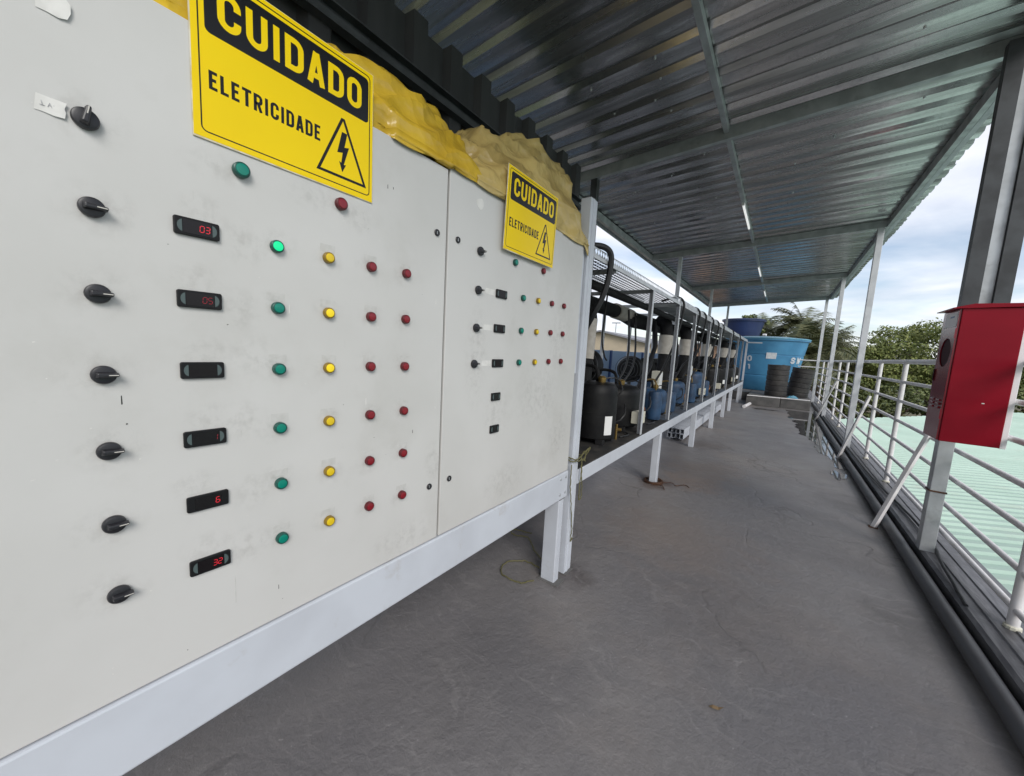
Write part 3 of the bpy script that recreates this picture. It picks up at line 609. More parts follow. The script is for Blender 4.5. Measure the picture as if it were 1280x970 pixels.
# weld beads and bolts where the stand is joined
for (y, z) in ((1.975, 0.60), (1.975, 0.70), (2.04, 0.60), (2.04, 0.70)): MB().lathe([(0.009, 0.0035), (0.009, 0.008), (0.005, 0.0095)], c=(0, y, z), axis='x', n=6).build('bolt', M['steel'], st)
MB().tube([(0.000, 1.985, 0.561), (0.0, 2.047, 0.561)], 0.004, 6).build('weld_bead', M['concrete'], st, True)
# ---------------------------------------------------------------- warning signs
def arc(cx, cz, r, a0, a1, n=6): return [(cx+r*math.cos(R(a0+(a1-a0)*k/n)), cz+r*math.sin(R(a0+(a1-a0)*k/n))) for k in range(n+1)]
def glyph(ch, w_, h, t):
    """stroke centre lines of a condensed capital in a box w_ x h, stroke width t"""
    i = t/2; W = w_-i; H = h-i; r = min(w_*0.36, h*0.22, (w_-t)/2-1e-5)
    O = arc(W-r, H-r, r, 0, 90) + arc(i+r, H-r, r, 90, 180) + arc(i+r, i+r, r, 180, 270) + arc(W-r, i+r, r, 270, 360)
    if ch == 'O' or ch == '0': return [(O, True)]
    if ch == 'C': return [([(W, h*0.64)] + arc(W-r, H-r, r, 0, 90) + arc(i+r, H-r, r, 90, 180) + arc(i+r, i+r, r, 180, 270) + arc(W-r, i+r, r, 270, 360) + [(W, h*0.36)], False)]
    if ch == 'U': return [([(i, h)] + arc(i+r, i+r, r, 180, 270) + arc(W-r, i+r, r, 270, 360) + [(W, h)], False)]
    if ch == 'I': return [([(w_/2, 0), (w_/2, h)], False)]
    if ch == 'D': return [([(i, i), (W-r, i)] + arc(W-r, i+r, r, 270, 360)[1:] + arc(W-r, H-r, r, 0, 90) + [(i, H)], True)]
    if ch == 'A': return [([(i*0.9, 0), (w_/2-i*0.15, h)], False), ([(w_-i*0.9, 0), (w_/2+i*0.15, h)], False), ([(w_*0.25, h*0.27), (w_*0.75, h*0.27)], False)]
    if ch == 'E': return [([(w_*0.95, H), (i, H), (i, i), (w_*0.95, i)], False), ([(i, h*0.52), (w_*0.82, h*0.52)], False)]
    if ch == 'L': return [([(i, h), (i, i), (w_*0.95, i)], False)]
    if ch == 'T': return [([(0, H), (w_, H)], False), ([(w_/2, 0), (w_/2, H)], False)]
    if ch == 'R': return [([(i, 0), (i, H), (W-r, H)] + arc(W-r, H-r, r, 90, 0)[1:] + arc(W-r, h*0.47+r, r, 0, -90) + [(i, h*0.47)], False), ([(w_*0.5, h*0.47), (w_-i*1.05, 0)], False)]
    if ch == 'S': return [([(W, h*0.70)] + arc(W-r, H-r, r, 0, 90) + arc(i+r, H-r, r, 90, 180) + [(i, h*0.60), (W, h*0.42)] + arc(W-r, i+r, r, 360, 270) + arc(i+r, i+r, r, 270, 180) + [(i, h*0.30)], False)]
    if ch == 'W': return [([(i*0.7, h), (w_*0.27, i*0.3), (w_*0.5, h*0.8), (w_*0.73, i*0.3), (w_-i*0.7, h)], False)]
    if ch == '1': return [([(w_*0.25, h*0.78), (w_*0.55, H), (w_*0.55, 0)], False)]
def lettering(m, text, y0, z0, width, h, t, x0, x1, gap=0.18):
    ws = [0.42 if c == 'I' else (1.0 if c not in 'EL' else 0.86) for c in text]
    tot = sum(ws) + gap*(len(text)-1); u = width/tot; y = y0
    for c, ww in zip(text, ws):
        for gi, (pts, cl) in enumerate(glyph(c, ww*u, h, t)): m.stroke([(y+p[0], z0+p[1]) for p in pts], t, x0, x1+gi*0.00012, cl)
        y += (ww+gap)*u
def warning_sign(label, y0, y1, z0, z1, xb, tilt=0.0):
    s_ = thing('warning_sign', label, 'sign', (xb, (y0+y1)/2, z0), 'yellow danger signs on the cabinets')
    W = y1-y0; H = z1-z0
    MB().prism_x([(y0, z0), (y1, z0), (y1, z1), (y0, z1)], xb, xb+0.0022).build('plate', M['sign_white'], s_)
    MB().prism_x([(y0+0.0012, z0+0.0035), (y1-0.001, z0+0.001), (y1-0.001, z1-0.001), (y0+0.0030, z1-0.001)], xb+0.0022, xb+0.0026).build('yellow_face', M['sign_yellow'], s_)
    a, b, c, d = xb+0.0026, xb+0.0029, xb+0.0032, xb+0.0033
    MB().stroke(rrect(y0+0.0145, y1-0.0105, z0+0.016, z1-0.011, 0.010), 0.0024, a, b, True).build('border_line', M['sign_black'], s_)
    MB().prism_x(rrect(y0+0.025, y1-0.015, z0+0.209, z1-0.020, 0.010), a, b).build('black_band', M['sign_black'], s_)
    m = MB(); lettering(m, 'CUIDADO', y0+0.047, z0+0.231, W-0.083, 0.073, 0.0128, b, c, 0.22); m.build('headline', M['sign_yellow'], s_)
    m = MB(); lettering(m, 'ELETRICIDADE', y0+0.029, z0+0.1025, W*0.562, 0.036, 0.0060, a, b, 0.26); m.build('caption', M['sign_black'], s_)
    MB().stroke([(y0+0.252, z0+0.037), (y0+0.382, z0+0.037), (y0+0.3205, z0+0.183), (y0+0.3155, z0+0.183)], 0.0068, a, b, True).build('triangle', M['sign_black'], s_)
    bolt = [(0.004,0.112),(0.019,0.112),(0.011,0.075),(0.024,0.079),(0.009,0.030),(0.0155,0.032),(0.005,0.010),(-0.004,0.036),(0.002,0.033),(0.006,0.060),(-0.009,0.056)]
    MB().prism_x([(y0+0.311+p[0], z0+0.040+p[1]) for p in bolt], a, b).build('lightning_bolt', M['sign_black'], s_)
warning_sign('large yellow CUIDADO ELETRICIDADE sign on the cabinet with six lamp rows', 0.253, 0.660, 1.893, 2.236, 0.0012)
warning_sign('yellow CUIDADO ELETRICIDADE sign on the cabinet next to the corner post', 1.267, 1.684, 1.907, 2.247, 0.018)
for o in list(bpy.data.objects):
    if o.name == 'warning_sign.001': o.rotation_euler = (0, R(1.5), 0)

# ---------------------------------------------------------------- tarps heaped on the cabinet tops
def tarp(label, y0, y1, crest, m_, seed, hang):
    ny, nx = 130, 60; v = []
    ctrl = [(0.012,-0.02),(0.016,0.0),(0.004,0.25),(-0.05,0.62),(-0.14,0.95),(-0.26,1.0),(-0.38,0.8),(-0.45,0.3),(-0.46,0.0)]
    for i in range(ny+1):
        u = i/ny; y = y0+(y1-y0)*u
        ch = crest(u); hg = hang(u)
        for j in range(nx+1):
            t = j/nx*(len(ctrl)-1); k = min(int(t), len(ctrl)-2); fr = t-k; fr = fr*fr*(3-2*fr)*0.5 + fr*0.5
            x = ctrl[k][0]*(1-fr)+ctrl[k+1][0]*fr; h = ctrl[k][1]*(1-fr)+ctrl[k+1][1]*fr
            z = 2.112 + 0.02*(y > 0.966)*0.6 + h*ch
            p = Vector((x*3.2 + y*0.9, y*1.25 + 1.2*x, z*4.2 + seed))
            f1 = mnoise.noise(p*1.5); f2 = abs(mnoise.noise(p*2.6 + Vector((5,1,2))))**0.8; f3 = mnoise.noise(p*5.5)
            env = min(1, max(0, h)*1.6)
            x += (0.034*f1 - 0.034*f2 + 0.006*f3)*(0.25+env) ; z += (0.034*f1 - 0.050*f2 + 0.008*f3)*env
            if j == 0: z = 2.112 - hg; x = 0.010
            if j == 1: z = 2.112 - hg*0.5; x = 0.011 + 0.006*f1
            if j <= 1 and hg < 0: x = -0.02
            z = max(z, 2.129 if (j > 7) else (2.108 if j > 1 else 0))
            if y < 0.72: x = min(x, -0.012); z = max(z, 2.1085)
            v.append((x, y + 0.02*f1, z))
    f = [(i*(nx+1)+j, (i+1)*(nx+1)+j, (i+1)*(nx+1)+j+1, i*(nx+1)+j+1) for i in range(ny) for j in range(nx)]
    o = MB().add(v, f).build('tarp', m_, None, True); tag(o, label, 'tarp')
    try: o.data.set_sharp_from_angle(angle=R(180))
    except Exception: pass
    q = o.modifiers.new('thickness', 'SOLIDIFY'); q.thickness = 0.0015
    return o
sst = lambda x, a, b: max(0, min(1, (x-a)/(b-a)))**2*(3-2*max(0, min(1, (x-a)/(b-a))))
tarp('bright yellow plastic tarp crumpled on top of the cabinet with six lamp rows', -0.60, 1.20, lambda u: 0.06 + 0.20*sst(u, 0.2, 0.72) + 0.035*math.sin(u*9) - 0.16*sst(u, 0.9, 1.0), M['tarp'], 3.0, lambda u: 0.005 + 0.006*math.sin(u*19) + 0.004*math.sin(u*43))
tarp('faded yellow tarp draped behind the sign and down beside the corner post', 1.10, 2.115, lambda u: 0.20 + 0.18*sst(u, 0.0, 0.25) + 0.11*sst(u, .25, .6) - 0.33*sst(u, 0.88, 1.0), M['tarp_dull'], 9.0, lambda u: 0.004 + 0.006*math.sin(u*17) + 0.05*sst(u, 0.93, 1.0))
ORD = ['first', 'second', 'third', 'fourth', 'fifth', 'sixth', 'seventh', 'eighth', 'ninth']
# ================================================================== CORNER POST, WIRE
cp = thing('corner_post', 'tall white steel channel post between the cabinets and the equipment rack', 'post', (-0.03, 2.16, 0))
m = MB(); m.box(-0.064, 0.0, 2.118, 2.124, 0.0, 2.41); m.box(-0.006, 0.0, 2.124, 2.206, 0.0, 2.41); m.box(-0.064, 0.0, 2.206, 2.212, 0.0, 2.41); m.box(-0.010, 0.004, 2.150, 2.166, 0.0, 2.41)
m.build('channel', M['frame'], cp)
MB().box(-0.05, -0.012, 2.084, 2.108, 1.35, 2.14).build('side_angle', M['frame'], cp, bevel=0.003)
MB().box(-0.075, 0.02, 2.112, 2.216, 0.0, 0.005).build('foot_plate', M['concrete'], cp)
def wob(pts, amp, n=8, seed=1):
    """resample a polyline with Catmull-Rom and a little wobble"""
    P_ = [Vector(p) for p in pts]; o = []; rnd = random.Random(seed)
    for i in range(len(P_)-1):
        a = P_[max(i-1,0)]; b = P_[i]; c = P_[i+1]; d = P_[min(i+2, len(P_)-1)]
        for k in range(n):
            t = k/n; q = 0.5*((2*b) + (c-a)*t + (2*a-5*b+4*c-d)*t*t + (3*b-a-3*c+d)*t**3)
            o.append(q + Vector((rnd.uniform(-1,1), rnd.uniform(-1,1), rnd.uniform(-1,1)))*amp)
    o.append(P_[-1]); return o
wr = MB()
wr.tube(wob([(-0.065,2.10,0.80),(0.012,2.11,0.785),(0.016,2.17,0.79),(0.014,2.225,0.80),(-0.07,2.23,0.80)], 0.003), 0.004, 6)
wr.tube(wob([(-0.065,2.10,0.81),(0.014,2.112,0.80),(0.018,2.17,0.775),(0.016,2.228,0.785),(-0.07,2.232,0.79)], 0.003, seed=4), 0.004, 6)
for k in range(4):
    s_ = k*0.008
    wr.tube(wob([(0.016,2.222,0.80),(0.036+s_,2.232+s_,0.835+s_),(0.030,2.250,0.79),(0.020+s_,2.226,0.77)], 0.003, seed=k), 0.0035, 6)
wr.tube(wob([(0.014,2.09,0.77),(0.012,2.10,0.62),(0.016,2.13,0.46),(0.012,2.165,0.30),(0.010,2.168,0.22),(0.016,2.178,0.24)], 0.003, seed=9), 0.0035, 6)
wr.tube(wob([(0.02,2.226,0.78),(0.024,2.235,0.66),(0.022,2.252,0.52),(0.020,2.225,0.50),(0.022,2.222,0.62),(0.02,2.226,0.77)], 0.003, seed=11), 0.0035, 6)
tag(wr.build('earth_wire', M['wire'], None, True), 'thin green-yellow wire knotted round the white corner post', 'wire')
wr = MB()
wr.tube(wob([(-0.16,2.06,0.01),(-0.28,2.06,0.012),(-0.36,1.95,0.012),(-0.31,1.84,0.012),(-0.17,1.84,0.012),(-0.11,1.92,0.010)], 0.004, seed=2), 0.0045, 6)
wr.tube(wob([(-0.14,2.12,0.01),(-0.30,2.22,0.012),(-0.42,2.32,0.02),(-0.55,2.30,0.015),(-0.60,2.36,0.012),(-0.45,2.42,0.012)], 0.004, seed=3), 0.0045, 6)
tag(wr.build('loose_wire', M['wire'], None, True), 'loop of green-yellow wire lying on the floor behind the cabinet leg', 'wire')

# ================================================================== EQUIPMENT RACK
Y0, Y1 = 2.225, 15.65
rk = thing('equipment_rack', 'long white steel rack of open bays holding the refrigeration compressors', 'rack', (0.0, 4.4, 0.0))
MB().box(-0.055, 0.0, Y0, Y1, 0.598, 0.700).build('front_beam', M['frame'], rk, bevel=0.004)
MB().box(-0.955, -0.90, Y0, Y1, 0.598, 0.700).build('back_beam', M['frame'], rk, bevel=0.004)
MB().box(-0.953, -0.003, Y0, 4.66, 0.7005, 0.712).build('deck_plate', M['deck_black'], rk)
MB().box(-0.953, -0.003, 4.662, 10.5, 0.7005, 0.712).build('deck_plate', M['deck_blue'], rk)
MB().box(-0.953, -0.003, 10.502, Y1, 0.7005, 0.712).build('deck_plate', M['deck_black'], rk)
for y in (4.36, 6.60, 8.70, 10.58, 12.05, 14.6):
    MB().box(-0.078, -0.002, y, y+0.085, 0.0, 0.599).build('leg', M['frame'], rk, bevel=0.005)
    MB().box(-0.955, -0.88, y, y+0.085, 0.0, 0.599).build('leg', M['frame'], rk, bevel=0.005)
    MB().box(-0.90, -0.055, y+0.01, y+0.06, 0.605, 0.69).build('cross_beam', M['frame'], rk)
UY = [3.58, 4.68, 5.74, 7.05, 8.50, 10.40, 12.25, 13.9]
def angle_post(x0, y, z0, z1, w_=0.046, t=0.005, nm='upright', mm='steel_light', back=False):
    m = MB(); m.box(x0-t, x0, y, y+w_, z0, z1); m.box(x0-w_, x0-t, y+w_-t, y+w_, z0, z1)
    m.build(nm, M[mm], rk)
for y in UY:
    angle_post(-0.004, y, 0.712, 2.10); angle_post(-0.915, y, 0.712, 2.06)
MB().box(-0.06, -0.002, Y1-0.06, Y1, 0.0, 2.10).build('upright', M['frame'], rk, bevel=0.003)
MB().box(-0.95, -0.90, Y1-0.06, Y1, 0.0, 2.10).build('upright', M['frame'], rk, bevel=0.003)
MB().box(-0.05, 0.42, Y1-0.055, Y1-0.005, 2.06, 2.10).build('end_bar', M['frame'], rk)
m = MB(); m.box(-0.038, -0.003, Y0, Y1, 2.101, 2.106); m.box(-0.008, -0.003, Y0, Y1, 2.083, 2.101)
m.build('top_rail', M['steel_light'], rk)
m = MB(); m.box(-0.95, -0.915, Y0, Y1, 2.101, 2.106); m.box(-0.95, -0.945, Y0, Y1, 2.06, 2.101); m.build('top_rail', M['steel_light'], rk)
for y in [2.6] + UY: MB().box(-0.94, -0.01, y+0.036, y+0.066, 2.065, 2.0995).build('top_cross_bar', M['steel'], rk)
# perforated cable tray on the rack top: its front flange and its bed are real lattices
def lattice(o_, u, v_, nu, nv, fill=0.58):
    """nu x nv cells spanned by u, v; each cell is a square hole with a rim"""
    m = MB(); o_ = Vector(o_); u = Vector(u)/nu; v_ = Vector(v_)/nv; g = (1-fill)/2
    for i in range(nu):
        for j in range(nv):
            sh = 0.5 if i % 2 else 0.0
            b = o_ + u*i + v_*j
            q = [b, b+u*.5, b+u, b+u+v_*.5, b+u+v_, b+u*.5+v_, b+v_, b+v_*.5]; k = 0.42; ce = b+u*.5+v_*.5
            r = [ce-v_*k, ce+u*k, ce+v_*k, ce-u*k]
            m.add(q+r, [(0,1,8,11,7),(1,2,3,9,8),(3,4,5,10,9),(5,6,7,11,10)])
    return m
o = lattice((-0.42, Y0, 2.112), (0, 2.45, 0), (0.40, 0, 0.0), 56, 10)  .build('tray_bed', M['dark_steel'], rk); o['kind'] = 'stuff'
o = lattice((-0.018, Y0, 2.114), (0, 2.45, 0), (0, 0, 0.046), 60, 1) .build('tray_flange', M['steel'], rk); o['kind'] = 'stuff'
o = lattice((-0.42, Y0, 2.114), (0, 2.45, 0), (0, 0, 0.046), 60, 1) .build('tray_flange', M['steel'], rk); o['kind'] = 'stuff'
MB().box(-0.42, -0.02, 4.70, Y1-0.1, 2.112, 2.116).build('tray_bed', M['steel_light'], rk)
MB().box(-0.020, -0.016, 4.70, Y1-0.1, 2.116, 2.165).build('tray_flange', M['steel_light'], rk)

def domed(m, x, y, r, z0, z1, n=26):
    m.lathe([(r*0.80, z0+0.03), (r*0.97, z0+0.05), (r, z0+0.09), (r, z0+(z1-z0)*0.5-0.008), (r*1.015, z0+(z1-z0)*0.5-0.006), (r*1.015, z0+(z1-z0)*0.5+0.006), (r, z0+(z1-z0)*0.5+0.008), (r, z1-0.10), (r*0.97, z1-0.055), (r*0.85, z1-0.022), (r*0.55, z1-0.004), (r*0.2, z1)], c=(x, y, 0), n=n)
def compressor(label, x, y, r, z1, mm, seed, sticker=None, box=None, group=None):
    c = thing('compressor', label, 'compressor', (x, y, 0.712), group); rnd = random.Random(seed)
    z0 = 0.712
    m = MB(); domed(m, x, y, r, z0, z1); m.build('shell', M[mm], c, True)
    for a in range(4):
        A = R(45+90*a); px, py = x+r*0.85*math.cos(A), y+r*0.85*math.sin(A)
        MB().box(px-0.03, px+0.03, py-0.03, py+0.03, z0, z0+0.045).build('foot', M['black_rubber'], c)
    MB().tube(wob([(x, y, z1-0.02), (x, y, z1+0.05), (x-0.04, y+0.03, z1+0.11), (x-0.16, y+0.06, z1+0.13), (x-0.3, y+0.02, z1+0.10)], 0.0), 0.016, 8).build('discharge_tube', M['black_rubber'], c, True)
    MB().lathe([(0.03, z1-0.01), (0.035, z1+0.02), (0.035, z1+0.035), (0.018, z1+0.05)], c=(x+r*0.3, y-r*0.2, 0), n=12).build('valve', M['brass'], c, True)
    MB().tube(wob([(x+r*0.98, y+r*0.25, z1-0.12), (x+r*1.12, y+r*0.35, z1-0.04), (x+r*0.7, y+r*0.5, z1+0.03), (x+r*0.2, y+r*0.2, z1+0.02)], 0.004, seed=seed), 0.006, 6).build('capillary', M['hose'], c, True)
    if sticker:
        a0, a1, za, zb_ = sticker; pts = []
        n = 6
        for k in range(n+1):
            A = R(a0+(a1-a0)*k/n)
            for zz_ in (za, zb_): pts.append((x+(r*1.018)*math.cos(A), y+(r*1.018)*math.sin(A), zz_))
        o = MB().add(pts, [(2*k, 2*k+2, 2*k+3, 2*k+1) for k in range(n)]).build('sticker', M['sticker'], c)
        q = o.modifiers.new('thickness', 'SOLIDIFY'); q.thickness = 0.001
    if box:
        A = R(box[0]); bx, by = x+(r+0.035)*math.cos(A), y+(r+0.035)*math.sin(A)
        t = MB().box(bx-0.05, bx+0.045, by-0.075, by+0.075, box[1], box[1]+0.12).build('terminal_box', M['cream'], c, bevel=0.006)
        MB().box(bx+0.045, bx+0.049, by-0.03, by-0.01, box[1]+0.03, box[1]+0.09).build('switch', M['black_plastic'], t)
        MB().tube(wob([(bx, by+0.02, box[1]), (bx+0.02, by+0.05, box[1]-0.06), (bx+0.01, by-0.04, z0+0.02)], 0.0), 0.008, 6).build('cable', M['hose'], c, True)
    # valve cluster on the deck beside the shell
    vx, vy = x+r*0.75, y+r*1.05
    MB().tube([(vx, vy, z0), (vx, vy, z0+0.14)], 0.011, 8).build('pipe_stub', M['brass'], c, True)
    MB().tube([(vx-0.04, vy, z0+0.09), (vx+0.04, vy+0.02, z0+0.09)], 0.015, 8).build('valve', M['brass'], c, True)
    return c
compressor('black compressor with a white sticker, beside the white corner post', -0.25, 3.03, 0.180, 1.24, 'comp_black', 1, sticker=(-40, -16, 0.80, 0.96))
compressor('wide black compressor with a cream terminal box on its flank', -0.36, 3.78, 0.26, 1.17, 'comp_black', 2, box=(-14, 0.80))
compressor('black compressor standing behind the two front ones, under the long insulated pipe', -0.76, 3.35, 0.17, 1.36, 'comp_black', 3)
G = 'compressors deep in the rack'
for i, (y, mm, z1, r, dx) in enumerate([(4.95, 'comp_blue', 1.06, 0.19, -0.30), (6.2, 'comp_blue', 1.10, 0.20, -0.34), (7.6, 'comp_blue', 1.22, 0.21, -0.32), (8.3, 'comp_black', 1.15, 0.21, -0.62), (9.5, 'comp_black', 1.28, 0.22, -0.30), (11.1, 'comp_black', 1.25, 0.22, -0.32), (12.9, 'comp_black', 1.22, 0.22, -0.32), (14.6, 'comp_black', 1.22, 0.22, -0.32)]):
    lab = 'blue compressor on the blue deck plate, %s from the corner post' % ORD[i] if mm == 'comp_blue' else 'dark compressor past the blue ones, %s along from them' % ORD[i-3]
    compressor(lab, dx, y, r, z1, mm, 20+i, box=(-20, 0.80) if i in (2, 4, 6) else None, sticker=(-40, -10, 0.82, 0.92) if i in (3, 5, 7) else None, group='blue compressors in the rack' if mm == 'comp_blue' else G)
# horizontal blue receivers lying on the deck
for i, y in enumerate((5.0, 6.3)):
    t = thing('receiver_tank', 'blue horizontal receiver lying at the back of the rack deck, %s from the corner post' % ORD[i], 'tank', (-0.72, y, 0.712), 'blue receivers on the rack deck')
    MB().lathe([(0.02, y-0.46), (0.09, y-0.44), (0.125, y-0.38), (0.13, y-0.34), (0.13, y+0.34), (0.125, y+0.38), (0.09, y+0.44), (0.02, y+0.46)], c=(-0.72, 0, 0.90), axis='y', n=22).build('shell', M['comp_blue'], t, True)
    for yy in (y-0.25, y+0.25): MB().box(-0.80, -0.64, yy-0.02, yy+0.02, 0.712, 0.80).build('saddle', M['comp_blue'], t)
# fan motors behind the front bays
for i, (x, y, z) in enumerate(((-0.80, 3.95, 1.32), (-0.82, 5.6, 1.25), (-0.80, 7.8, 1.30))):
    t = thing('fan_motor', 'round black fan guard at the back of the rack, %s from the corner post' % ORD[i], 'fan', (x, y, 0.712), 'fans at the back of the rack')
    MB().lathe([(0.05, y-0.11), (0.17, y-0.09), (0.20, y-0.03), (0.20, y+0.05), (0.12, y+0.10), (0.03, y+0.11)], c=(x, 0, z), axis='y', n=22).build('housing', M['comp_black'], t, True)
    for k in range(4):
        rr = 0.06+0.045*k
        MB().tube([(x+rr*math.sin(2*math.pi*a/20), y-0.125+0.02*k/3, z+rr*math.cos(2*math.pi*a/20)) for a in range(21)], 0.004, 5).build('guard_ring', M['dark_steel'], t, True)
    MB().box(x-0.02, x+0.02, y-0.02, y+0.02, 0.712, z-0.17).build('bracket', M['dark_steel'], t)
# vertical insulated pipes with beige bands
def insul(label, x, y, r, z0=0.712, z1=2.02, lean=0.0, group=None, band=(1.50, 1.77)):
    t = thing('insulated_pipe', label, 'pipe', (x, y, z0), group)
    m = MB(); m.tube([(x, y, z0), (x, y+0.01, 1.10), (x+0.0, y+lean*0.3, 1.50), (x, y+lean*0.7, 1.80), (x-0.03, y+lean, z1-0.08), (x-0.14, y+lean, z1)], [r*0.98, r*1.02, r*0.92, r*1.03, r*1.05, r], 16)
    m.build('sleeve', M['black_rubber'], t, True)
    k0 = lean*0.3 + lean*0.4*(band[0]-1.5)/0.3; k1 = lean*0.3 + lean*0.4*(band[1]-1.5)/0.3
    MB().tube([(x, y+k0, band[0]), (x, y+k1, band[1])], r*1.10, 18).build('band', M['band'], t, True)
IG = 'banded black pipes standing along the rack'
insul('thick black pipe with a long beige band, beside the corner post', -0.50, 3.30, 0.062, lean=0.05, band=(1.42, 1.80))
for ri, (x, y, r) in enumerate(sorted(((-0.36, 5.62, 0.088), (-0.36, 7.0, 0.095), (-0.36, 9.2, 0.085), (-0.36, 12.4, 0.10), (-0.36, 14.6, 0.10), (-0.55, 8.0, 0.07), (-0.55, 10.9, 0.08)), key=lambda q_: q_[1])):
    insul('thick black riser with a beige band, %s along the rack after the open first bay' % ORD[ri], x, y, r, lean=0.06, group=IG)
hp = thing('suction_line', 'thick black insulated pipe running the length of the rack under its top', 'pipe', (-0.66, Y0, 1.9))
MB().tube([(-0.66, Y0+0.02, 2.00), (-0.66, 4.5, 1.985), (-0.66, 5.1, 1.94), (-0.64, 8, 1.95), (-0.64, Y1-0.1, 1.96)], [0.075, 0.078, 0.105, 0.10, 0.10], 16).build('sleeve', M['black_rubber'], hp, True)
MB().tube([(-0.66, 4.36, 1.988), (-0.66, 4.92, 1.972)], 0.093, 16).build('wrap', M['band'], hp, True)
hp2 = MB().tube([(-0.25, Y0+0.02, 2.02), (-0.25, 5.2, 2.0), (-0.28, 9, 1.99), (-0.28, Y1-0.1, 1.99)], 0.035, 12).build('liquid_line', M['black_rubber'], None, True)
tag(hp2, 'slim black insulated pipe slung under the rack top behind the uprights', 'pipe')
# flexible conduits looping over the tray and down into the bays
def conduit(label, pts, r, group=None, mm='hose'):
    tag(MB().tube(wob(pts, 0.0, 10), r, 9).build('flexible_conduit', M[mm], None, True), label, 'conduit', group)
conduit('fat black conduit arching over the perforated tray beside the corner post', [(-0.20,2.24,2.13),(-0.06,2.34,2.19),(0.012,2.44,2.16),(0.010,2.46,2.02),(-0.02,2.44,1.86),(-0.10,2.44,1.70),(-0.25,2.6,1.55)], 0.020)
conduit('black cable hanging from the rack top with a plug on its end', [(-0.5,3.7,2.08),(-0.52,3.72,1.85),(-0.54,3.75,1.62),(-0.52,3.80,1.45),(-0.50,3.83,1.40)], 0.009)
CG = 'conduits dropping from the tray'
for ci, (y, d) in enumerate(((4.74, 0.35), (5.80, 0.5), (6.35, 0.4), (7.12, 0.5), (7.8, 0.4), (8.56, 0.4), (10.46, 0.4), (12.3, 0.35))):
    conduit('thin black conduit dropping from the tray, %s one from the corner post' % ORD[ci], [(-0.22,y-0.05,2.13),(-0.06,y,2.18),(0.010,y+0.06,2.12),(0.002,y+0.08,1.95),(-0.05,y+0.07,2.0-d),(-0.14,y+0.05,1.35),(-0.22,y,1.15)], 0.013, CG)
HG = 'slack cables between the bays'
for ci, (y, x) in enumerate(((4.1, -0.45), (4.5, -0.5), (5.3, -0.5), (6.6, -0.45), (7.4, -0.5), (8.9, -0.5), (10.0, -0.5))):
    conduit('slack black cable inside the rack, %s one counted from the corner post' % ORD[ci], [(x,y-0.3,1.05),(x+0.08,y-0.1,1.28),(x+0.05,y+0.1,1.5),(x-0.02,y+0.25,1.8),(x-0.05,y+0.28,2.0)], 0.012, HG)
for i, (y, dx) in enumerate(((4.25, -0.2), (4.55, -0.3), (5.45, -0.2), (6.7, -0.25), (8.0, -0.2), (9.0, -0.2), (10.3, -0.2))):
    tag(MB().tube(wob([(dx,y,0.72),(dx+0.02,y+0.02,0.86),(dx-0.10,y+0.10,0.95),(dx-0.2,y+0.02,1.02),(dx-0.3,y-0.1,0.98)], 0.006, seed=i), 0.010, 7).build('copper_line', M['copper'], None, True), 'bent copper line rising from the rack deck, %s from the corner post' % ORD[i], 'pipe', 'copper lines on the rack deck')
for i, (x, y, h) in enumerate(((-0.14, 4.52, 0.36), (-0.16, 5.35, 0.30), (-0.15, 6.75, 0.34), (-0.16, 8.2, 0.32))):
    t = thing('filter_drier', 'slim dark blue filter cylinder on the rack deck, %s from the corner post' % ORD[i], 'filter', (x, y, 0.712), 'filter cylinders on the rack deck')
    MB().lathe([(0.030, 0.712), (0.075, 0.73), (0.080, 0.76), (0.080, 0.712+h-0.05), (0.070, 0.712+h-0.015), (0.025, 0.712+h)], c=(x, y, 0), n=18).build('shell', M['comp_blue'], t, True)
    MB().tube(wob([(x, y, 0.712+h-0.01), (x, y, 0.712+h+0.06), (x-0.05, y+0.06, 0.712+h+0.12), (x-0.16, y+0.10, 0.712+h+0.10)], 0.0), 0.011, 8).build('neck_tube', M['brass'], t, True)
DG = 'black strut pipes in the open bays'
for i, (a, b) in enumerate((((-0.30, 4.15, 0.74), (-0.42, 5.35, 1.62)), ((-0.38, 5.75, 0.78), (-0.44, 6.75, 1.55)), ((-0.36, 7.2, 0.76), (-0.46, 8.6, 1.60)), ((-0.34, 9.4, 0.76), (-0.46, 11.0, 1.60)))):
    tag(MB().tube(wob([a, (a[0]-0.02, a[1]+0.25, a[2]+0.30), (b[0], b[1]-0.3, b[2]-0.30), b, (b[0]-0.05, b[1]+0.02, 1.95)], 0.0, 8), 0.030, 10).build('slanted_pipe', M['black_rubber'], None, True), 'black pipe slanting up through the bays, %s from the corner post' % ORD[i], 'pipe', DG)
for i, y in enumerate((3.45, 4.3, 5.1, 6.0, 6.9, 7.9, 9.0)):
    tag(MB().tube(wob([(-0.10, y-0.16, 0.724), (-0.06, y-0.05, 0.735), (-0.13, y+0.05, 0.73), (-0.25, y+0.02, 0.74), (-0.22, y-0.08, 0.80), (-0.12, y-0.04, 0.90), (-0.16, y+0.08, 1.0)], 0.004, 6, seed=i+60), 0.008, 6).build('loose_hose', M['hose'], None, True), 'thin black hose loop on the rack deck, %s from the corner post' % ORD[i], 'hose', 'hose loops on the rack deck')
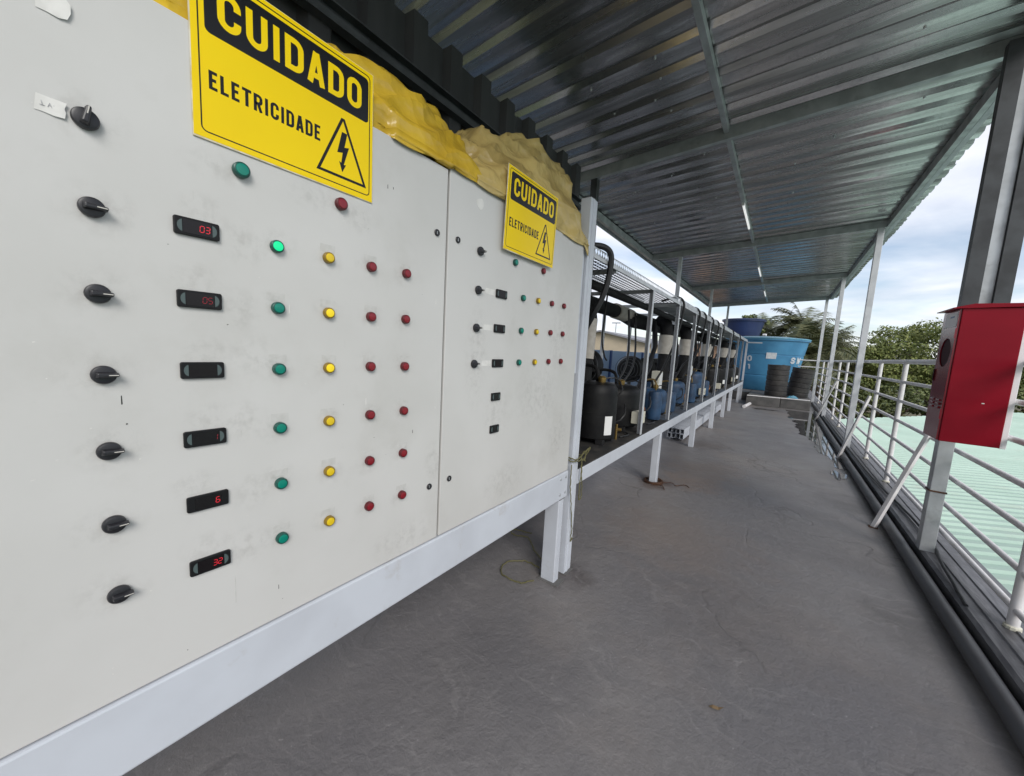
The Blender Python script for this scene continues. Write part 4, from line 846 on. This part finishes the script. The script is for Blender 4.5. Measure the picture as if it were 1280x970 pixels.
for i, (y0, y1, zt) in enumerate(((6.35, 7.35, 1.42), (8.75, 9.85, 1.48), (10.6, 11.9, 1.50), (12.6, 13.7, 1.46))):
    t = thing('condenser_unit', 'black finned condenser unit at the back of the rack, %s from the corner post' % ORD[i], 'condenser', (-0.80, y0, 0.712), 'condenser units in the rack')
    MB().box(-0.90, -0.70, y0, y1, 0.72, zt).build('case', M['comp_black'], t, bevel=0.006)
    for k in range(int((y1-y0)/0.06)-1): MB().box(-0.70, -0.688, y0+0.05+k*0.06, y0+0.056+k*0.06, 0.76, zt-0.04).build('fin', M['dark_steel'], t)
    MB().tube(wob([(-0.69, y0+0.1, zt-0.08), (-0.60, y0+0.14, zt-0.05), (-0.58, y0+0.4, zt+0.08), (-0.66, y0+0.6, zt+0.12)], 0.0), 0.018, 8).build('pipe', M['black_rubber'], t, True)
# grey junction boxes fixed at the back of the rack
for i, (y, z) in enumerate(((5.25, 1.15), (7.35, 1.2), (9.9, 1.2))):
    t = thing('junction_box', 'pale junction box among the rack pipes, %s from the corner post' % ORD[i], 'box', (-0.30, y, z-0.25), 'junction boxes in the rack')
    MB().box(-0.38, -0.28, y-0.09, y+0.09, z-0.14, z+0.12).build('case', M['cream'], t, bevel=0.008)
    MB().box(-0.28, -0.275, y-0.075, y+0.075, z-0.12, z+0.10).build('lid', M['sticker'], t)
    MB().box(-0.345, -0.315, y-0.015, y+0.015, 0.712, z-0.14).build('stem', M['steel'], t)

# steel tubes stored under the rack
for r_ in range(2):
    for c_ in range(4):
        x = -0.475 + c_*0.068; z = 0.045 + r_*0.088; s_ = ((r_*4+c_)*37 % 11)*0.006
        m = MB(); a, b, T = 0.062, 0.082, 0.003; ya, yb = 6.86+s_, 12.3+s_
        m.box(x, x+a, ya, yb, z, z+T); m.box(x, x+a, ya, yb, z+b-T, z+b); m.box(x, x+T, ya, yb, z+T, z+b-T); m.box(x+a-T, x+a, ya, yb, z+T, z+b-T)
        tag(m.build('steel_tube', M['frame'], None), 'open-ended rectangular steel tube stacked on the floor under the rack', 'steel tube', 'steel tubes stacked under the rack')
for y in (7.4, 11.6): tag(MB().box(-0.52, -0.16, y, y+0.07, 0.0, 0.0445).build('timber_block', M['bark'], None, bevel=0.004), 'low timber block under the stacked steel tubes', 'block', 'blocks under the steel tubes')
# rusty wire coil round the foot of the first rack leg
rw = MB()
for k in range(5):
    rw.tube([(-0.038+(0.085+0.006*k)*math.cos(a*0.3+k), 4.405+(0.082+0.006*k)*math.sin(a*0.3+k), 0.008+0.011*(k % 3)+0.004*math.sin(a+k)) for a in range(22)], 0.0045, 6)
rw.tube(wob([(0.05,4.42,0.01),(0.14,4.50,0.014),(0.20,4.46,0.006),(0.27,4.55,0.008),(0.33,4.52,0.006)], 0.004, seed=6), 0.004, 6)
rw.tube(wob([(0.04,4.36,0.01),(0.10,4.30,0.014),(0.13,4.22,0.006)], 0.004, seed=7), 0.004, 6)
tag(rw.build('wire_coil', M['rust'], None, True), 'rusty wire coiled round the foot of the rack leg nearest the cabinets', 'wire')

# ================================================================== RAILING
rl = thing('railing', 'white tubular steel railing along the edge of the deck', 'railing', (2.2, 3.2, 0.1))
RX = 2.215
MB().tube([(RX, 0.2, 1.565), (RX, 17.6, 1.565)], 0.026, 12).build('top_rail', M['rail_white'], rl, True)
for z in (1.325, 1.10, 0.87, 0.645, 0.42, 0.205): MB().tube([(RX, 0.2, z), (RX, 17.6, z)], 0.0185, 10).build('rail', M['rail_white'], rl, True)
for y in (0.6, 1.9, 3.2, 6.26, 7.6, 10.92, 12.25, 15.1, 16.6):
    p = MB().tube([(RX, y, 0.09), (RX, y, 1.55)], 0.0245, 12).build('rail_post', M['rail_white'], rl, True)
    MB().lathe([(0.034, 0.088), (0.034, 0.112), (0.026, 0.118)], c=(RX, y, 0), n=12).build('foot_weld', M['cream'], p)
for (a, b) in (((1.885,4.69,0.0),(2.19,4.965,0.90)), ((1.915,7.72,0.0),(2.19,7.87,1.03)), ((1.91,12.40,0.0),(2.19,12.22,1.07)), ((1.90,1.2,0.0),(2.19,1.4,1.0))):
    p = MB().bar(a, b, 0.034, 0.034).build('brace', M['rail_white'], rl, bevel=0.003)
    MB().box(a[0]-0.035, a[0]+0.03, a[1]-0.03, a[1]+0.03, 0.0, 0.005).build('foot_plate', M['rust'], p)
for z in (1.565, 1.325, 1.10): MB().tube([(1.55, 17.6, z), (RX, 17.6, z)], 0.0185, 10).build('end_rail', M['rail_white'], rl, True)
# pipes along the kerb
dp = MB().tube([(1.985, -4.9, 0.044), (1.985, 5, 0.044), (1.982, 9, 0.044), (1.985, 13.9, 0.044)], 0.043, 14).build('drain_pipe', M['pvc'], None, True)
tag(dp, 'thick grey drain pipe lying on the floor along the kerb', 'pipe')
cd = MB().tube(wob([(2.037,-4.9,0.02),(2.037,2,0.02),(2.036,5,0.022),(2.037,9,0.02),(2.036,13.9,0.02)], 0.0), 0.0165, 8).build('cable', M['hose'], None, True)
tag(cd, 'thin black cable squeezed between the grey drain pipe and the kerb', 'cable')
for i, pts in enumerate(([(2.075,3.3,0.104),(2.10,3.8,0.125),(2.16,4.4,0.124),(2.14,5.2,0.124),(2.10,6.0,0.118),(2.08,7.5,0.118),(2.08,13.5,0.118)],)):
    tag(MB().tube(wob(pts, 0.002), 0.010, 7).build('cable', M['hose'], None, True), 'thin black cable wandering along the top of the kerb', 'cable')

# ================================================================== RED HOSE CABINET
hb = thing('hose_cabinet', 'red metal fire hose cabinet hung on the galvanised post by the railing', 'cabinet', (2.04, 3.7, 1.04))
BX0, BX1, BY0, BY1, BZ0, BZ1 = 1.903, 2.158, 3.555, 3.840, 1.037, 1.888
MB().box(BX0, BX1, BY0, BY1, BZ0, BZ1).build('body', M['red'], hb, bevel=0.004)
d = MB(); cy, cz, rr = 3.69, 1.612, 0.094; XD = BX0-0.010
ya, yb, za_, zb2 = BY0+0.007, BY1-0.007, BZ0+0.006, BZ1-0.006
def onrect(a):
    c_, s_ = math.cos(a), math.sin(a); t = min(((yb-cy) if c_ > 0 else (cy-ya))/max(abs(c_), 1e-6), ((zb2-cz) if s_ > 0 else (cz-za_))/max(abs(s_), 1e-6)); return (cy+c_*t, cz+s_*t)
ang = sorted(set([2*math.pi*k/32 for k in range(32)] + [math.atan2(z-cz, y-cy) % (2*math.pi) for (y, z) in ((ya,za_),(yb,za_),(yb,zb2),(ya,zb2))]))
ring = [(cy+rr*math.cos(a), cz+rr*math.sin(a)) for a in ang]; outr = [onrect(a) for a in ang]; n = len(ang)
vv = [(XD, *p) for p in ring] + [(XD, *p) for p in outr] + [(BX0-0.0015, *p) for p in ring] + [(BX0-0.0015, *p) for p in outr]
d.add(vv, [(i, (i+1)%n, n+(i+1)%n, n+i) for i in range(n)] + [(2*n+i, 2*n+(i+1)%n, 3*n+(i+1)%n, 3*n+i) for i in range(n)] + [(i, (i+1)%n, 2*n+(i+1)%n, 2*n+i) for i in range(n)] + [(n+i, n+(i+1)%n, 3*n+(i+1)%n, 3*n+i) for i in range(n)])
dr = d.build('door', M['red_door'], hb)
MB().lathe([(rr*0.995, BX0-0.004), (rr*0.995, BX0-0.001)], c=(0, cy, cz), axis='x', n=32).build('porthole', M['dark_hole'], dr)
MB().box(XD-0.0015, XD-0.0002, BY0+0.018, BY0+0.225, 1.775, 1.868).build('sticker', M['white_plate'], dr)
MB().stroke([(BY0+0.07,1.84),(BY0+0.14,1.84)], 0.010, XD-0.0021, XD-0.0016).build('printed_mark', M['blue_panel'], dr)
for k, z in enumerate((1.250, 1.274, 1.298)):
    for y in (BY0+0.055, BY0+0.165):
        m = MB(); q = []
        for a in range(7):
            A = R(180*a/6); q.append((XD-0.008*math.sin(A), z+0.008*math.cos(A)))
        m.add([(x_, y, z_) for x_, z_ in q] + [(x_, y+0.065, z_) for x_, z_ in q], [(i, i+1, 8+i, 7+i) for i in range(6)] + [tuple(range(7)), tuple(range(13, 6, -1)), (0, 7, 13, 6)])
        m.build('louvre', M['rail_white'] if False else M['red_door'], dr, True)
for z in (1.18, 1.70): MB().box(XD-0.006, XD+0.004, BY0+0.001, BY0+0.0065, z, z+0.065).build('hinge', M['red_door'], dr)
MB().box(XD-0.006, XD-0.0002, BY1-0.032, BY1-0.015, 1.42, 1.50).build('handle', M['dark_hole'], dr)
m = MB(); a0, a1, b0, b1 = BX0-0.045, BX1+0.010, BY0-0.012, BY1+0.006
m.add([(a0,b0,BZ1-0.004),(a1,b0,BZ1+0.004),(a1,b1,BZ1+0.004),(a0,b1,BZ1-0.004),(a0,b0,BZ1+0.002),(a0+0.09,b0,BZ1+0.026),(a1,b0,BZ1+0.026),(a1,b1,BZ1+0.026),(a0+0.09,b1,BZ1+0.026),(a0,b1,BZ1+0.002)], [(0,3,2,1),(4,5,8,9),(5,6,7,8),(0,1,6,5,4),(3,9,8,7,2),(0,4,9,3),(1,2,7,6)])
m.build('cap', M['red'], hb, bevel=0.002)
MB().box(BX1+0.0005, 2.187, BY0+0.015, BY1-0.01, BZ0-0.004, BZ1-0.03).build('back_plate', M['white_plate'], hb, bevel=0.003)
for z in (1.15, 1.72): MB().box(2.06, 2.11, BY1-0.01, 4.115, z, z+0.04).build('bracket', M['steel'], hb)
MB().box(2.052, 2.064, BY0-0.0007, BY0-0.0001, 1.300, 1.306).build('paint_chip', M['paper'], hb)

# ================================================================== END OF THE DECK
pl = thing('plinth', 'low grey concrete plinth of two slabs under the tanks and drums', 'plinth', (1.0, 14.3, 0))
MB().box(0.22, 1.13, 14.35, 21.8, 0.0, 0.30).build('slab', M['concrete'], pl, bevel=0.012)
MB().box(1.145, 1.90, 14.55, 21.8, 0.0, 0.292).build('slab', M['concrete'], pl, bevel=0.012)
MB().box(-1.6, 0.205, 15.9, 21.8, 0.0, 0.30).build('slab', M['concrete'], pl, bevel=0.012)
tag(MB().tube([(0.26, 13.2, 0.05), (0.34, 14.27, 0.05)], 0.05, 12).build('offcut_pipe', M['white_plate'], None, True), 'short white pipe offcut on the floor by the end of the rack', 'pipe')
tag(MB().tube([(0.24, 14.30, 0.316), (1.88, 14.62, 0.316)], 0.016, 8).build('conduit_pipe', M['white_plate'], None, True), 'slim white pipe lying along the front edge of the concrete plinth', 'pipe')
def tank(nm, label, cx, cy, z0, z1, rb, rt, mm, lm, ribs=2, lidh=0.14):
    t = thing(nm, label, 'water tank', (cx, cy, z0)); H = z1-z0
    pr_ = [(rb*0.96, z0), (rb, z0+0.04)]
    for k in range(ribs):
        h = z0 + H*(0.30+0.40*k/(max(1, ribs-1))); r = rb+(rt-rb)*(h-z0)/H
        pr_ += [(r-0.002, h-0.03), (r-0.016, h-0.018), (r-0.016, h+0.010), (r+0.004, h+0.022)]
    pr_ += [(rt-0.005, z1-0.06), (rt+0.05, z1-0.055), (rt+0.05, z1)]
    MB().lathe(pr_, c=(cx, cy, 0), n=56).build('shell', M[mm], t, True)
    MB().lathe([(rt+0.065, z1+0.001), (rt+0.07, z1+0.03), (rt+0.02, z1+0.05), (rt*0.6, z1+lidh*0.8), (rt*0.2, z1+lidh), (0.02, z1+lidh)], c=(cx, cy, 0), n=56).build('lid', M[lm], t, True)
    return t
bt = tank('water_tank', 'big bright blue fibreglass water tank with a pale lid and white lettering', 0.40, 18.35, 0.30, 2.30, 1.10, 1.42, 'blue_tank', 'blue_lid')
def on_tank(u_deg, z):     # a point on the tank wall
    r = 1.10+(1.42-1.10)*(z-0.30)/2.0+0.006; a = R(u_deg); return Vector((0.40+r*math.cos(a), 18.35+r*math.sin(a), z))
def tank_text(text, a0, da, z0, h, wdeg, t):
    m = MB()
    for i, ch in enumerate(text):
        for pts, cl in glyph(ch, wdeg, h, t):
            base = a0 + i*da; n_ = len(pts)
            for k in range(n_ if cl else n_-1):
                p, q_ = pts[k], pts[(k+1) % n_]
                m.bar(on_tank(base+p[0]*45, z0+p[1]), on_tank(base+q_[0]*45, z0+q_[1]), t, 0.012, up=on_tank(base, z0)-Vector((0.40, 18.35, z0)))
    m.build('painted_letter', M['white_paint'], bt)
tank_text('0', -111, 9, 1.42, 0.22, 0.16, 0.05); tank_text('1', -111, 9, 1.12, 0.20, 0.16, 0.05); tank_text('SW', -46, 13, 1.40, 0.24, 0.20, 0.06)
m = MB(); A = [(-84, 1.55), (-70, 1.55), (-70, 1.78), (-84, 1.78)]
m.add([on_tank(a, z)+Vector((0.01*math.cos(R(a)), 0.01*math.sin(R(a)), 0)) for a, z in A] + [on_tank(a, z) for a, z in A], [(0,1,2,3),(7,6,5,4),(0,4,5,1),(1,5,6,2),(2,6,7,3),(3,7,4,0)])
m.build('label_plate', M['white_paint'], bt)
nt_ = tank('water_tank', 'dark navy water tank raised on blocks behind the bright blue tank', -0.65, 21.2, 2.25, 3.32, 0.62, 0.86, 'navy_tank', 'navy_tank', 1, 0.06)
MB().tube([(0.20, 20.9, 2.65), (0.33, 20.85, 2.65)], 0.05, 10).build('outlet', M['white_plate'], nt_, True)
pb = thing('pedestal', 'grey block pedestal under the dark navy water tank', 'pedestal', (-0.65, 21.2, 0.30))
for k in range(5): MB().box(-1.30+0.004*(k%2), 0.0-0.004*(k%2), 20.6, 21.78, 0.302+k*0.389, 0.302+k*0.389+0.387).build('block', M['concrete'], pb, bevel=0.01)
def drum(label, cx, cy, z0, r, h, lean):
    t = thing('drum', label, 'drum', (cx, cy, z0)); pr_ = [(r*0.97, z0), (r, z0+0.02)]
    for k in range(1, 6):
        z = z0+h*k/6; pr_ += [(r, z-0.022), (r-0.014, z-0.006), (r-0.014, z+0.006), (r, z+0.022)]
    pr_ += [(r, z0+h-0.03), (r+0.008, z0+h-0.025), (r+0.008, z0+h), (r-0.02, z0+h), (r-0.03, z0+h-0.02)]
    MB().lathe(pr_, c=(cx, cy, 0), n=36).build('shell', M['drum'], t, True)
    MB().lathe([(0.04, z0+h-0.02), (0.04, z0+h+0.012), (0.03, z0+h+0.016)], c=(cx+r*0.4, cy-r*0.3, 0), n=12).build('bung', M['drum'], t, True)
    t.rotation_euler = (0, R(lean), 0); return t
drum('upright black ribbed drum standing before the blue tank', 0.98, 15.35, 0.302, 0.31, 1.05, 0)
drum('black ribbed drum leaning towards the railing beside the blue tank', 1.56, 15.9, 0.300, 0.31, 0.98, 7)
m = MB(); rnd = random.Random(4); nn = 14
v = [(1.30+0.30*i/nn, 14.95+0.30*j/nn, 0.306+0.10*max(0, math.sin(math.pi*i/nn)*math.sin(math.pi*j/nn))*(0.6+0.8*abs(mnoise.noise(Vector((i*.5, j*.5, 3)))))) for i in range(nn+1) for j in range(nn+1)]
m.add(v, [(i*(nn+1)+j, (i+1)*(nn+1)+j, (i+1)*(nn+1)+j+1, i*(nn+1)+j+1) for i in range(nn) for j in range(nn)])
o = m.build('plastic_sheet', M['blue_lid'], None); tag(o, 'crumpled pale blue plastic sheet between the two black drums', 'plastic sheet')
tag(MB().add([(0.93,1.70,0.004),(0.945,1.692,0.010),(0.968,1.705,0.005),(0.985,1.725,0.012),(0.965,1.722,0.004),(0.945,1.715,0.007)], [(0,1,5),(1,2,4,5),(2,3,4)]).build('dead_leaf', M['dead_leaf'], None), 'small dry brown leaf lying on the bare grey floor', 'leaf')
# ================================================================== BEYOND THE DECK
# mint roof of the neighbouring building
nb = thing('neighbour_building', 'neighbouring building with a pale mint green corrugated roof below the railing', 'building', (12, 12, -5.2))
dx, dy = 0.876, 0.483; ex, ey = -dy, dx             # along the ribs / across them
PERG = 0.25
def inside_t(s_):      # extent along the ribs of the strip at cross offset s_ (roof outline in plan)
    poly = [(2.75,-8),(30,-8),(44,30),(13.8,38.5),(3.8,23.0),(2.75,21.0)]
    ts = []
    for i in range(len(poly)):
        a = Vector(poly[i]); b = Vector(poly[(i+1) % len(poly)])
        sa = a.x*ex + a.y*ey - s_; sb = b.x*ex + b.y*ey - s_
        if (sa < 0) != (sb < 0):
            p = a + (b-a)*(sa/(sa-sb)); ts.append(p.x*dx + p.y*dy)
    return (min(ts), max(ts)) if len(ts) > 1 else None
sheet = MB(); cnt = 0; s_ = -20.0
while s_ < 32:
    sec = [(0,0),(0.185,0),(0.20,0.042),(0.235,0.042),(0.25,0)]
    for (a, ha), (b, hb_) in zip(sec[:-1], sec[1:]):
        r0 = inside_t(s_+a); r1 = inside_t(s_+b)
        if r0 and r1:
            q = [(r0[0], s_+a, ha), (r0[1], s_+a, ha), (r1[1], s_+b, hb_), (r1[0], s_+b, hb_)]
            sheet.add([(t*dx+c*ex, t*dy+c*ey, -1.05+h) for t, c, h in q], [(0,1,2,3)])
    s_ += PERG; cnt += 1
    if cnt % 6 == 0 and sheet.v:
        sheet.build('roof_sheet', M['mint'], nb); sheet = MB()
if sheet.v: sheet.build('roof_sheet', M['mint'], nb)
poly = [(3.0,-7.8),(29.8,-7.8),(43.6,29.8),(13.8,38.1),(4.0,22.8),(3.0,20.9)]; n = len(poly)
MB().add([(*p, -5.2) for p in poly] + [(*p, -1.12) for p in poly], [(i, (i+1)%n, n+(i+1)%n, n+i) for i in range(n)]).build('wall', M['wall_grey'], nb)

# blue partition wall behind the rack
bw = thing('partition_wall', 'low blue panelled partition wall seen through the open rack', 'wall', (-3.3, 12, 0))
y = 3.2; k = 0
while y < 22.5:
    MB().box(-3.34, -3.30, y+0.006, y+1.494, 0.0, 1.525).build('panel', M['blue_panel'], bw, bevel=0.004)
    MB().box(-3.36, -3.26, y-0.10, y+0.004, 0.0, 1.535).build('stile', M['blue_dark'], bw)
    y += 1.6; k += 1
# gabled sheds beyond
def shed(label, cx, cy, wd, dp, ze, zr, mm, group=None, rm='shed_roof'):
    t = thing('shed', label, 'building', (cx, cy, -5.2), group)
    m = MB(); x0, x1, y0, y1 = cx-wd/2, cx+wd/2, cy-dp/2, cy+dp/2
    m.add([(x0,y0,-5.2),(x1,y0,-5.2),(x1,y1,-5.2),(x0,y1,-5.2),(x0,y0,ze),(x1,y0,ze),(x1,y1,ze),(x0,y1,ze),(cx,y0,zr),(cx,y1,zr)], [(0,1,5,8,4),(1,2,6,5),(2,3,7,9,6),(3,0,4,7)])
    m.build('wall', M[mm], t)
    m = MB(); e = 0.35; h = 0.12
    for s_ in (-1, 1):
        xe = cx+s_*(wd/2+e); zz_ = ze-(zr-ze)*e/(wd/2)
        m.add([(cx,y0-e,zr),(xe,y0-e,zz_),(xe,y1+e,zz_),(cx,y1+e,zr),(cx,y0-e,zr+h),(xe,y0-e,zz_+h),(xe,y1+e,zz_+h),(cx,y1+e,zr+h)], [(0,1,2,3),(4,7,6,5),(0,4,5,1),(1,5,6,2),(2,6,7,3)])
    m.build('roof', M[rm], t)
    for k in range(max(2, int(wd/2.4))):
        xx = x0+wd*(k+0.5)/max(2, int(wd/2.4)); w_ = MB().box(xx-0.6, xx+0.6, y0-0.06, y0-0.01, -1.0, 0.4).build('window', M['dark_steel'], t)
        for zz_ in (-1.06, 0.4): MB().box(xx-0.66, xx+0.66, y0-0.09, y0-0.012, zz_, zz_+0.06).build('frame', M['white_plate'], w_)
    return t
shed('cream gabled shed with a low grey roof beyond the blue partition', -10.3, 33.0, 6.6, 12, 2.25, 2.95, 'shed_wall')
shed('long tan shed with a flat-pitched roof behind the rack', -4.2, 40.0, 7.0, 14, 2.0, 2.5, 'brick')
shed('wide pale shed at the far end of the left-hand yard', -21, 46.0, 11.0, 14, 2.2, 3.2, 'shed_wall')
shed('tan house with a tiled gable roof between the palms and the round tree', 5.7, 62.0, 4.6, 8, 2.3, 4.4, 'shed_wall', rm='tile_roof')
for i, (x, y, h) in enumerate(((-21.7, 60.0, 6.2), (-17.0, 66.0, 4.6))):
    t = thing('light_pole', ('tall', 'short')[i] + ' grey light pole rising behind the sheds', 'pole', (x, y, -5.2))
    MB().tube([(x, y, -5.2), (x, y, h)], [0.14, 0.07], 8).build('mast', M['steel'], t, True)
    MB().box(x-0.7, x+0.7, y-0.12, y+0.12, h-0.05, h+0.12).build('lamp_head', M['steel'], t)
structure(MB().add([(-260,330,-6),(-170,340,6),(-120,345,9),(-60,350,5),(-10,352,3),(60,355,6),(140,345,10),(230,300,-6),(230,420,-6),(-260,420,-6)], [(0,1,2,3,4,5,6,7,8,9)]).build('hill', M['grass']))

# ---------------------------------------------------------------- trees
def blob_tree(nm, label, x, y, zc, rx, rz, mm, seed, n_clump=70, per=75, leaf=0.26, group=None):
    rnd = random.Random(seed); t = thing(nm, label, 'tree', (x, y, -5.2), group)
    m = MB(); zt = zc - rz*0.5
    m.tube([(x, y, -5.2), (x+0.1, y, -3.5), (x-0.1, y+0.1, zt)], [rx*0.075, rx*0.06, rx*0.045], 8)
    for k in range(7):
        a = rnd.uniform(0, 6.28); l = rnd.uniform(0.5, 0.85)
        m.tube([(x-0.1, y+0.1, zt-0.4), (x+rx*l*0.5*math.cos(a), y+rx*l*0.5*math.sin(a), zc-0.1*rz), (x+rx*l*math.cos(a), y+rx*l*math.sin(a), zc+rnd.uniform(0, 0.5)*rz)], [rx*0.035, rx*0.022, 0.02], 6)
    m.build('trunk', M['bark'], t, True)
    v = []; f = []
    for c_ in range(n_clump):
        while True:
            p = Vector((rnd.uniform(-1,1), rnd.uniform(-1,1), rnd.uniform(-0.75,1)))
            if 0.35 < p.length < 1.0: break
        cx, cy, cz = x+p.x*rx, y+p.y*rx, zc+p.z*rz*(0.85+0.3*rnd.random()); cr = rx*rnd.uniform(0.13, 0.24)
        for k in range(per):
            q = Vector((rnd.gauss(0,1), rnd.gauss(0,1), rnd.gauss(0,1))).normalized()*cr*rnd.uniform(0.55, 1.05); q.z *= 0.55
            o_ = Vector((cx, cy, cz))+q
            nrm = (q.normalized()*0.8 + Vector((rnd.uniform(-1,1), rnd.uniform(-1,1), rnd.uniform(-0.2,1.2)))*0.7).normalized()
            a = nrm.cross(Vector((rnd.random()-.5, rnd.random()-.5, rnd.random()-.5))).normalized(); b = nrm.cross(a)
            s_ = leaf*rnd.uniform(0.6, 1.3); i = len(v)
            v += [o_+a*s_*0.5, o_+b*s_*0.32, o_-a*s_*0.5, o_-b*s_*0.32]; f.append((i, i+1, i+2, i+3))
    me = bpy.data.meshes.new('crown'); me.from_pydata([tuple(p) for p in v], [], f); me.materials.append(M[mm])
    o = bpy.data.objects.new('crown', me); col.objects.link(o); attach(o, t)
    return t
blob_tree('spreading_tree', 'broad bright green tree with the highest crown behind the railing', 11.3, 45.0, 2.4, 5.2, 3.0, 'leaf_a', 1, 170, 140, 0.21)
blob_tree('spreading_tree', 'bushy green tree beside the roof post, lower than its broad neighbour', 6.8, 43.0, 1.1, 3.4, 2.6, 'leaf_a', 2, 110, 120, 0.19)
blob_tree('spreading_tree', 'green tree rising behind the red hose cabinet', 17.5, 47.0, 2.2, 5.0, 3.2, 'leaf_b', 3, 150, 120, 0.22)
TG = 'shrubby trees under the big crowns'
for i, (x, y, zc, rx, rz) in enumerate(((8.0, 39.5, -1.8, 3.0, 2.2), (12.5, 41.5, -1.6, 3.4, 2.6), (4.6, 36.0, -1.6, 2.2, 2.4), (16.5, 43.5, -1.2, 3.6, 2.6), (5.2, 48.0, -0.6, 2.6, 2.4))):
    blob_tree('shrubby_tree', 'low dark green shrubby tree under the big crowns, ' + ('beside the bushy tree', 'below the broad crown', 'beside the palms at the roof edge', 'behind the hose cabinet', 'in front of the tiled house')[i], x, y, zc, rx, rz, 'leaf_b', 10+i, 80, 100, 0.19, TG)
blob_tree('small_tree', 'small leafy tree poking up above the dark navy tank', -0.9, 30.0, 3.6, 1.0, 0.9, 'leaf_b', 31, 26, 40, 0.18)
def palm(label, x, y, h, seed, nf=26, fl=2.7, group=None):
    rnd = random.Random(seed); t = thing('palm_tree', label, 'palm', (x, y, -5.2), group)
    MB().tube([(x, y, -5.2), (x+0.15, y, -2), (x+0.1, y+0.1, h)], [0.22, 0.17, 0.13], 9).build('trunk', M['bark'], t, True)
    v = []; f = []
    for k in range(nf):
        a = rnd.uniform(0, 6.28); e = R(rnd.uniform(-30, 78)); d = Vector((math.cos(a)*math.cos(e), math.sin(a)*math.cos(e), math.sin(e))); l = fl*rnd.uniform(0.75, 1.1)
        side = d.cross(Vector((0,0,1))).normalized(); p = Vector((x+0.1, y+0.1, h)); st_ = 14; vel = d.copy()
        for s_ in range(st_):
            q = p + vel*l/st_; vel.z -= 0.105; vel.normalize()
            ll = 0.62*math.sin(math.pi*(s_+0.8)/(st_+1.2))+0.12
            for sg in (-1, 1):
                for hlf in (0.0, 0.5):
                    b0 = p + (q-p)*hlf; tip = b0 + side*sg*ll*rnd.uniform(.8, 1.1) + vel*ll*0.45 + Vector((0, 0, -ll*rnd.uniform(0.15, 0.6))); wd = (q-p)*0.42
                    i = len(v); v += [b0, b0+wd, tip+wd*0.2, tip]; f.append((i, i+1, i+2, i+3))
            p = q
    me = bpy.data.meshes.new('crown'); me.from_pydata([tuple(p) for p in v], [], f); me.materials.append(M['leaf_palm'])
    o = bpy.data.objects.new('crown', me); col.objects.link(o); attach(o, t)
PG = 'palms behind the blue tank'
palm('tall palm with a spiky crown rising behind the lid of the bright blue tank', 2.0, 34.0, 3.9, 1, 34, 2.5)
for i, (x, y, h) in enumerate(((0.5, 35.0, 3.2), (3.3, 35.5, 2.6), (1.4, 31.0, 2.4), (2.7, 31.5, 1.8), (-0.6, 37.0, 3.4), (4.0, 39.0, 2.6), (2.0, 38.5, 2.8))):
    palm('feathery palm crowded behind the bright blue tank', x, y, h, 50+i, 26, 2.4, PG)
for o in bpy.data.objects:
    if '_base' in o.keys(): del o['_base']
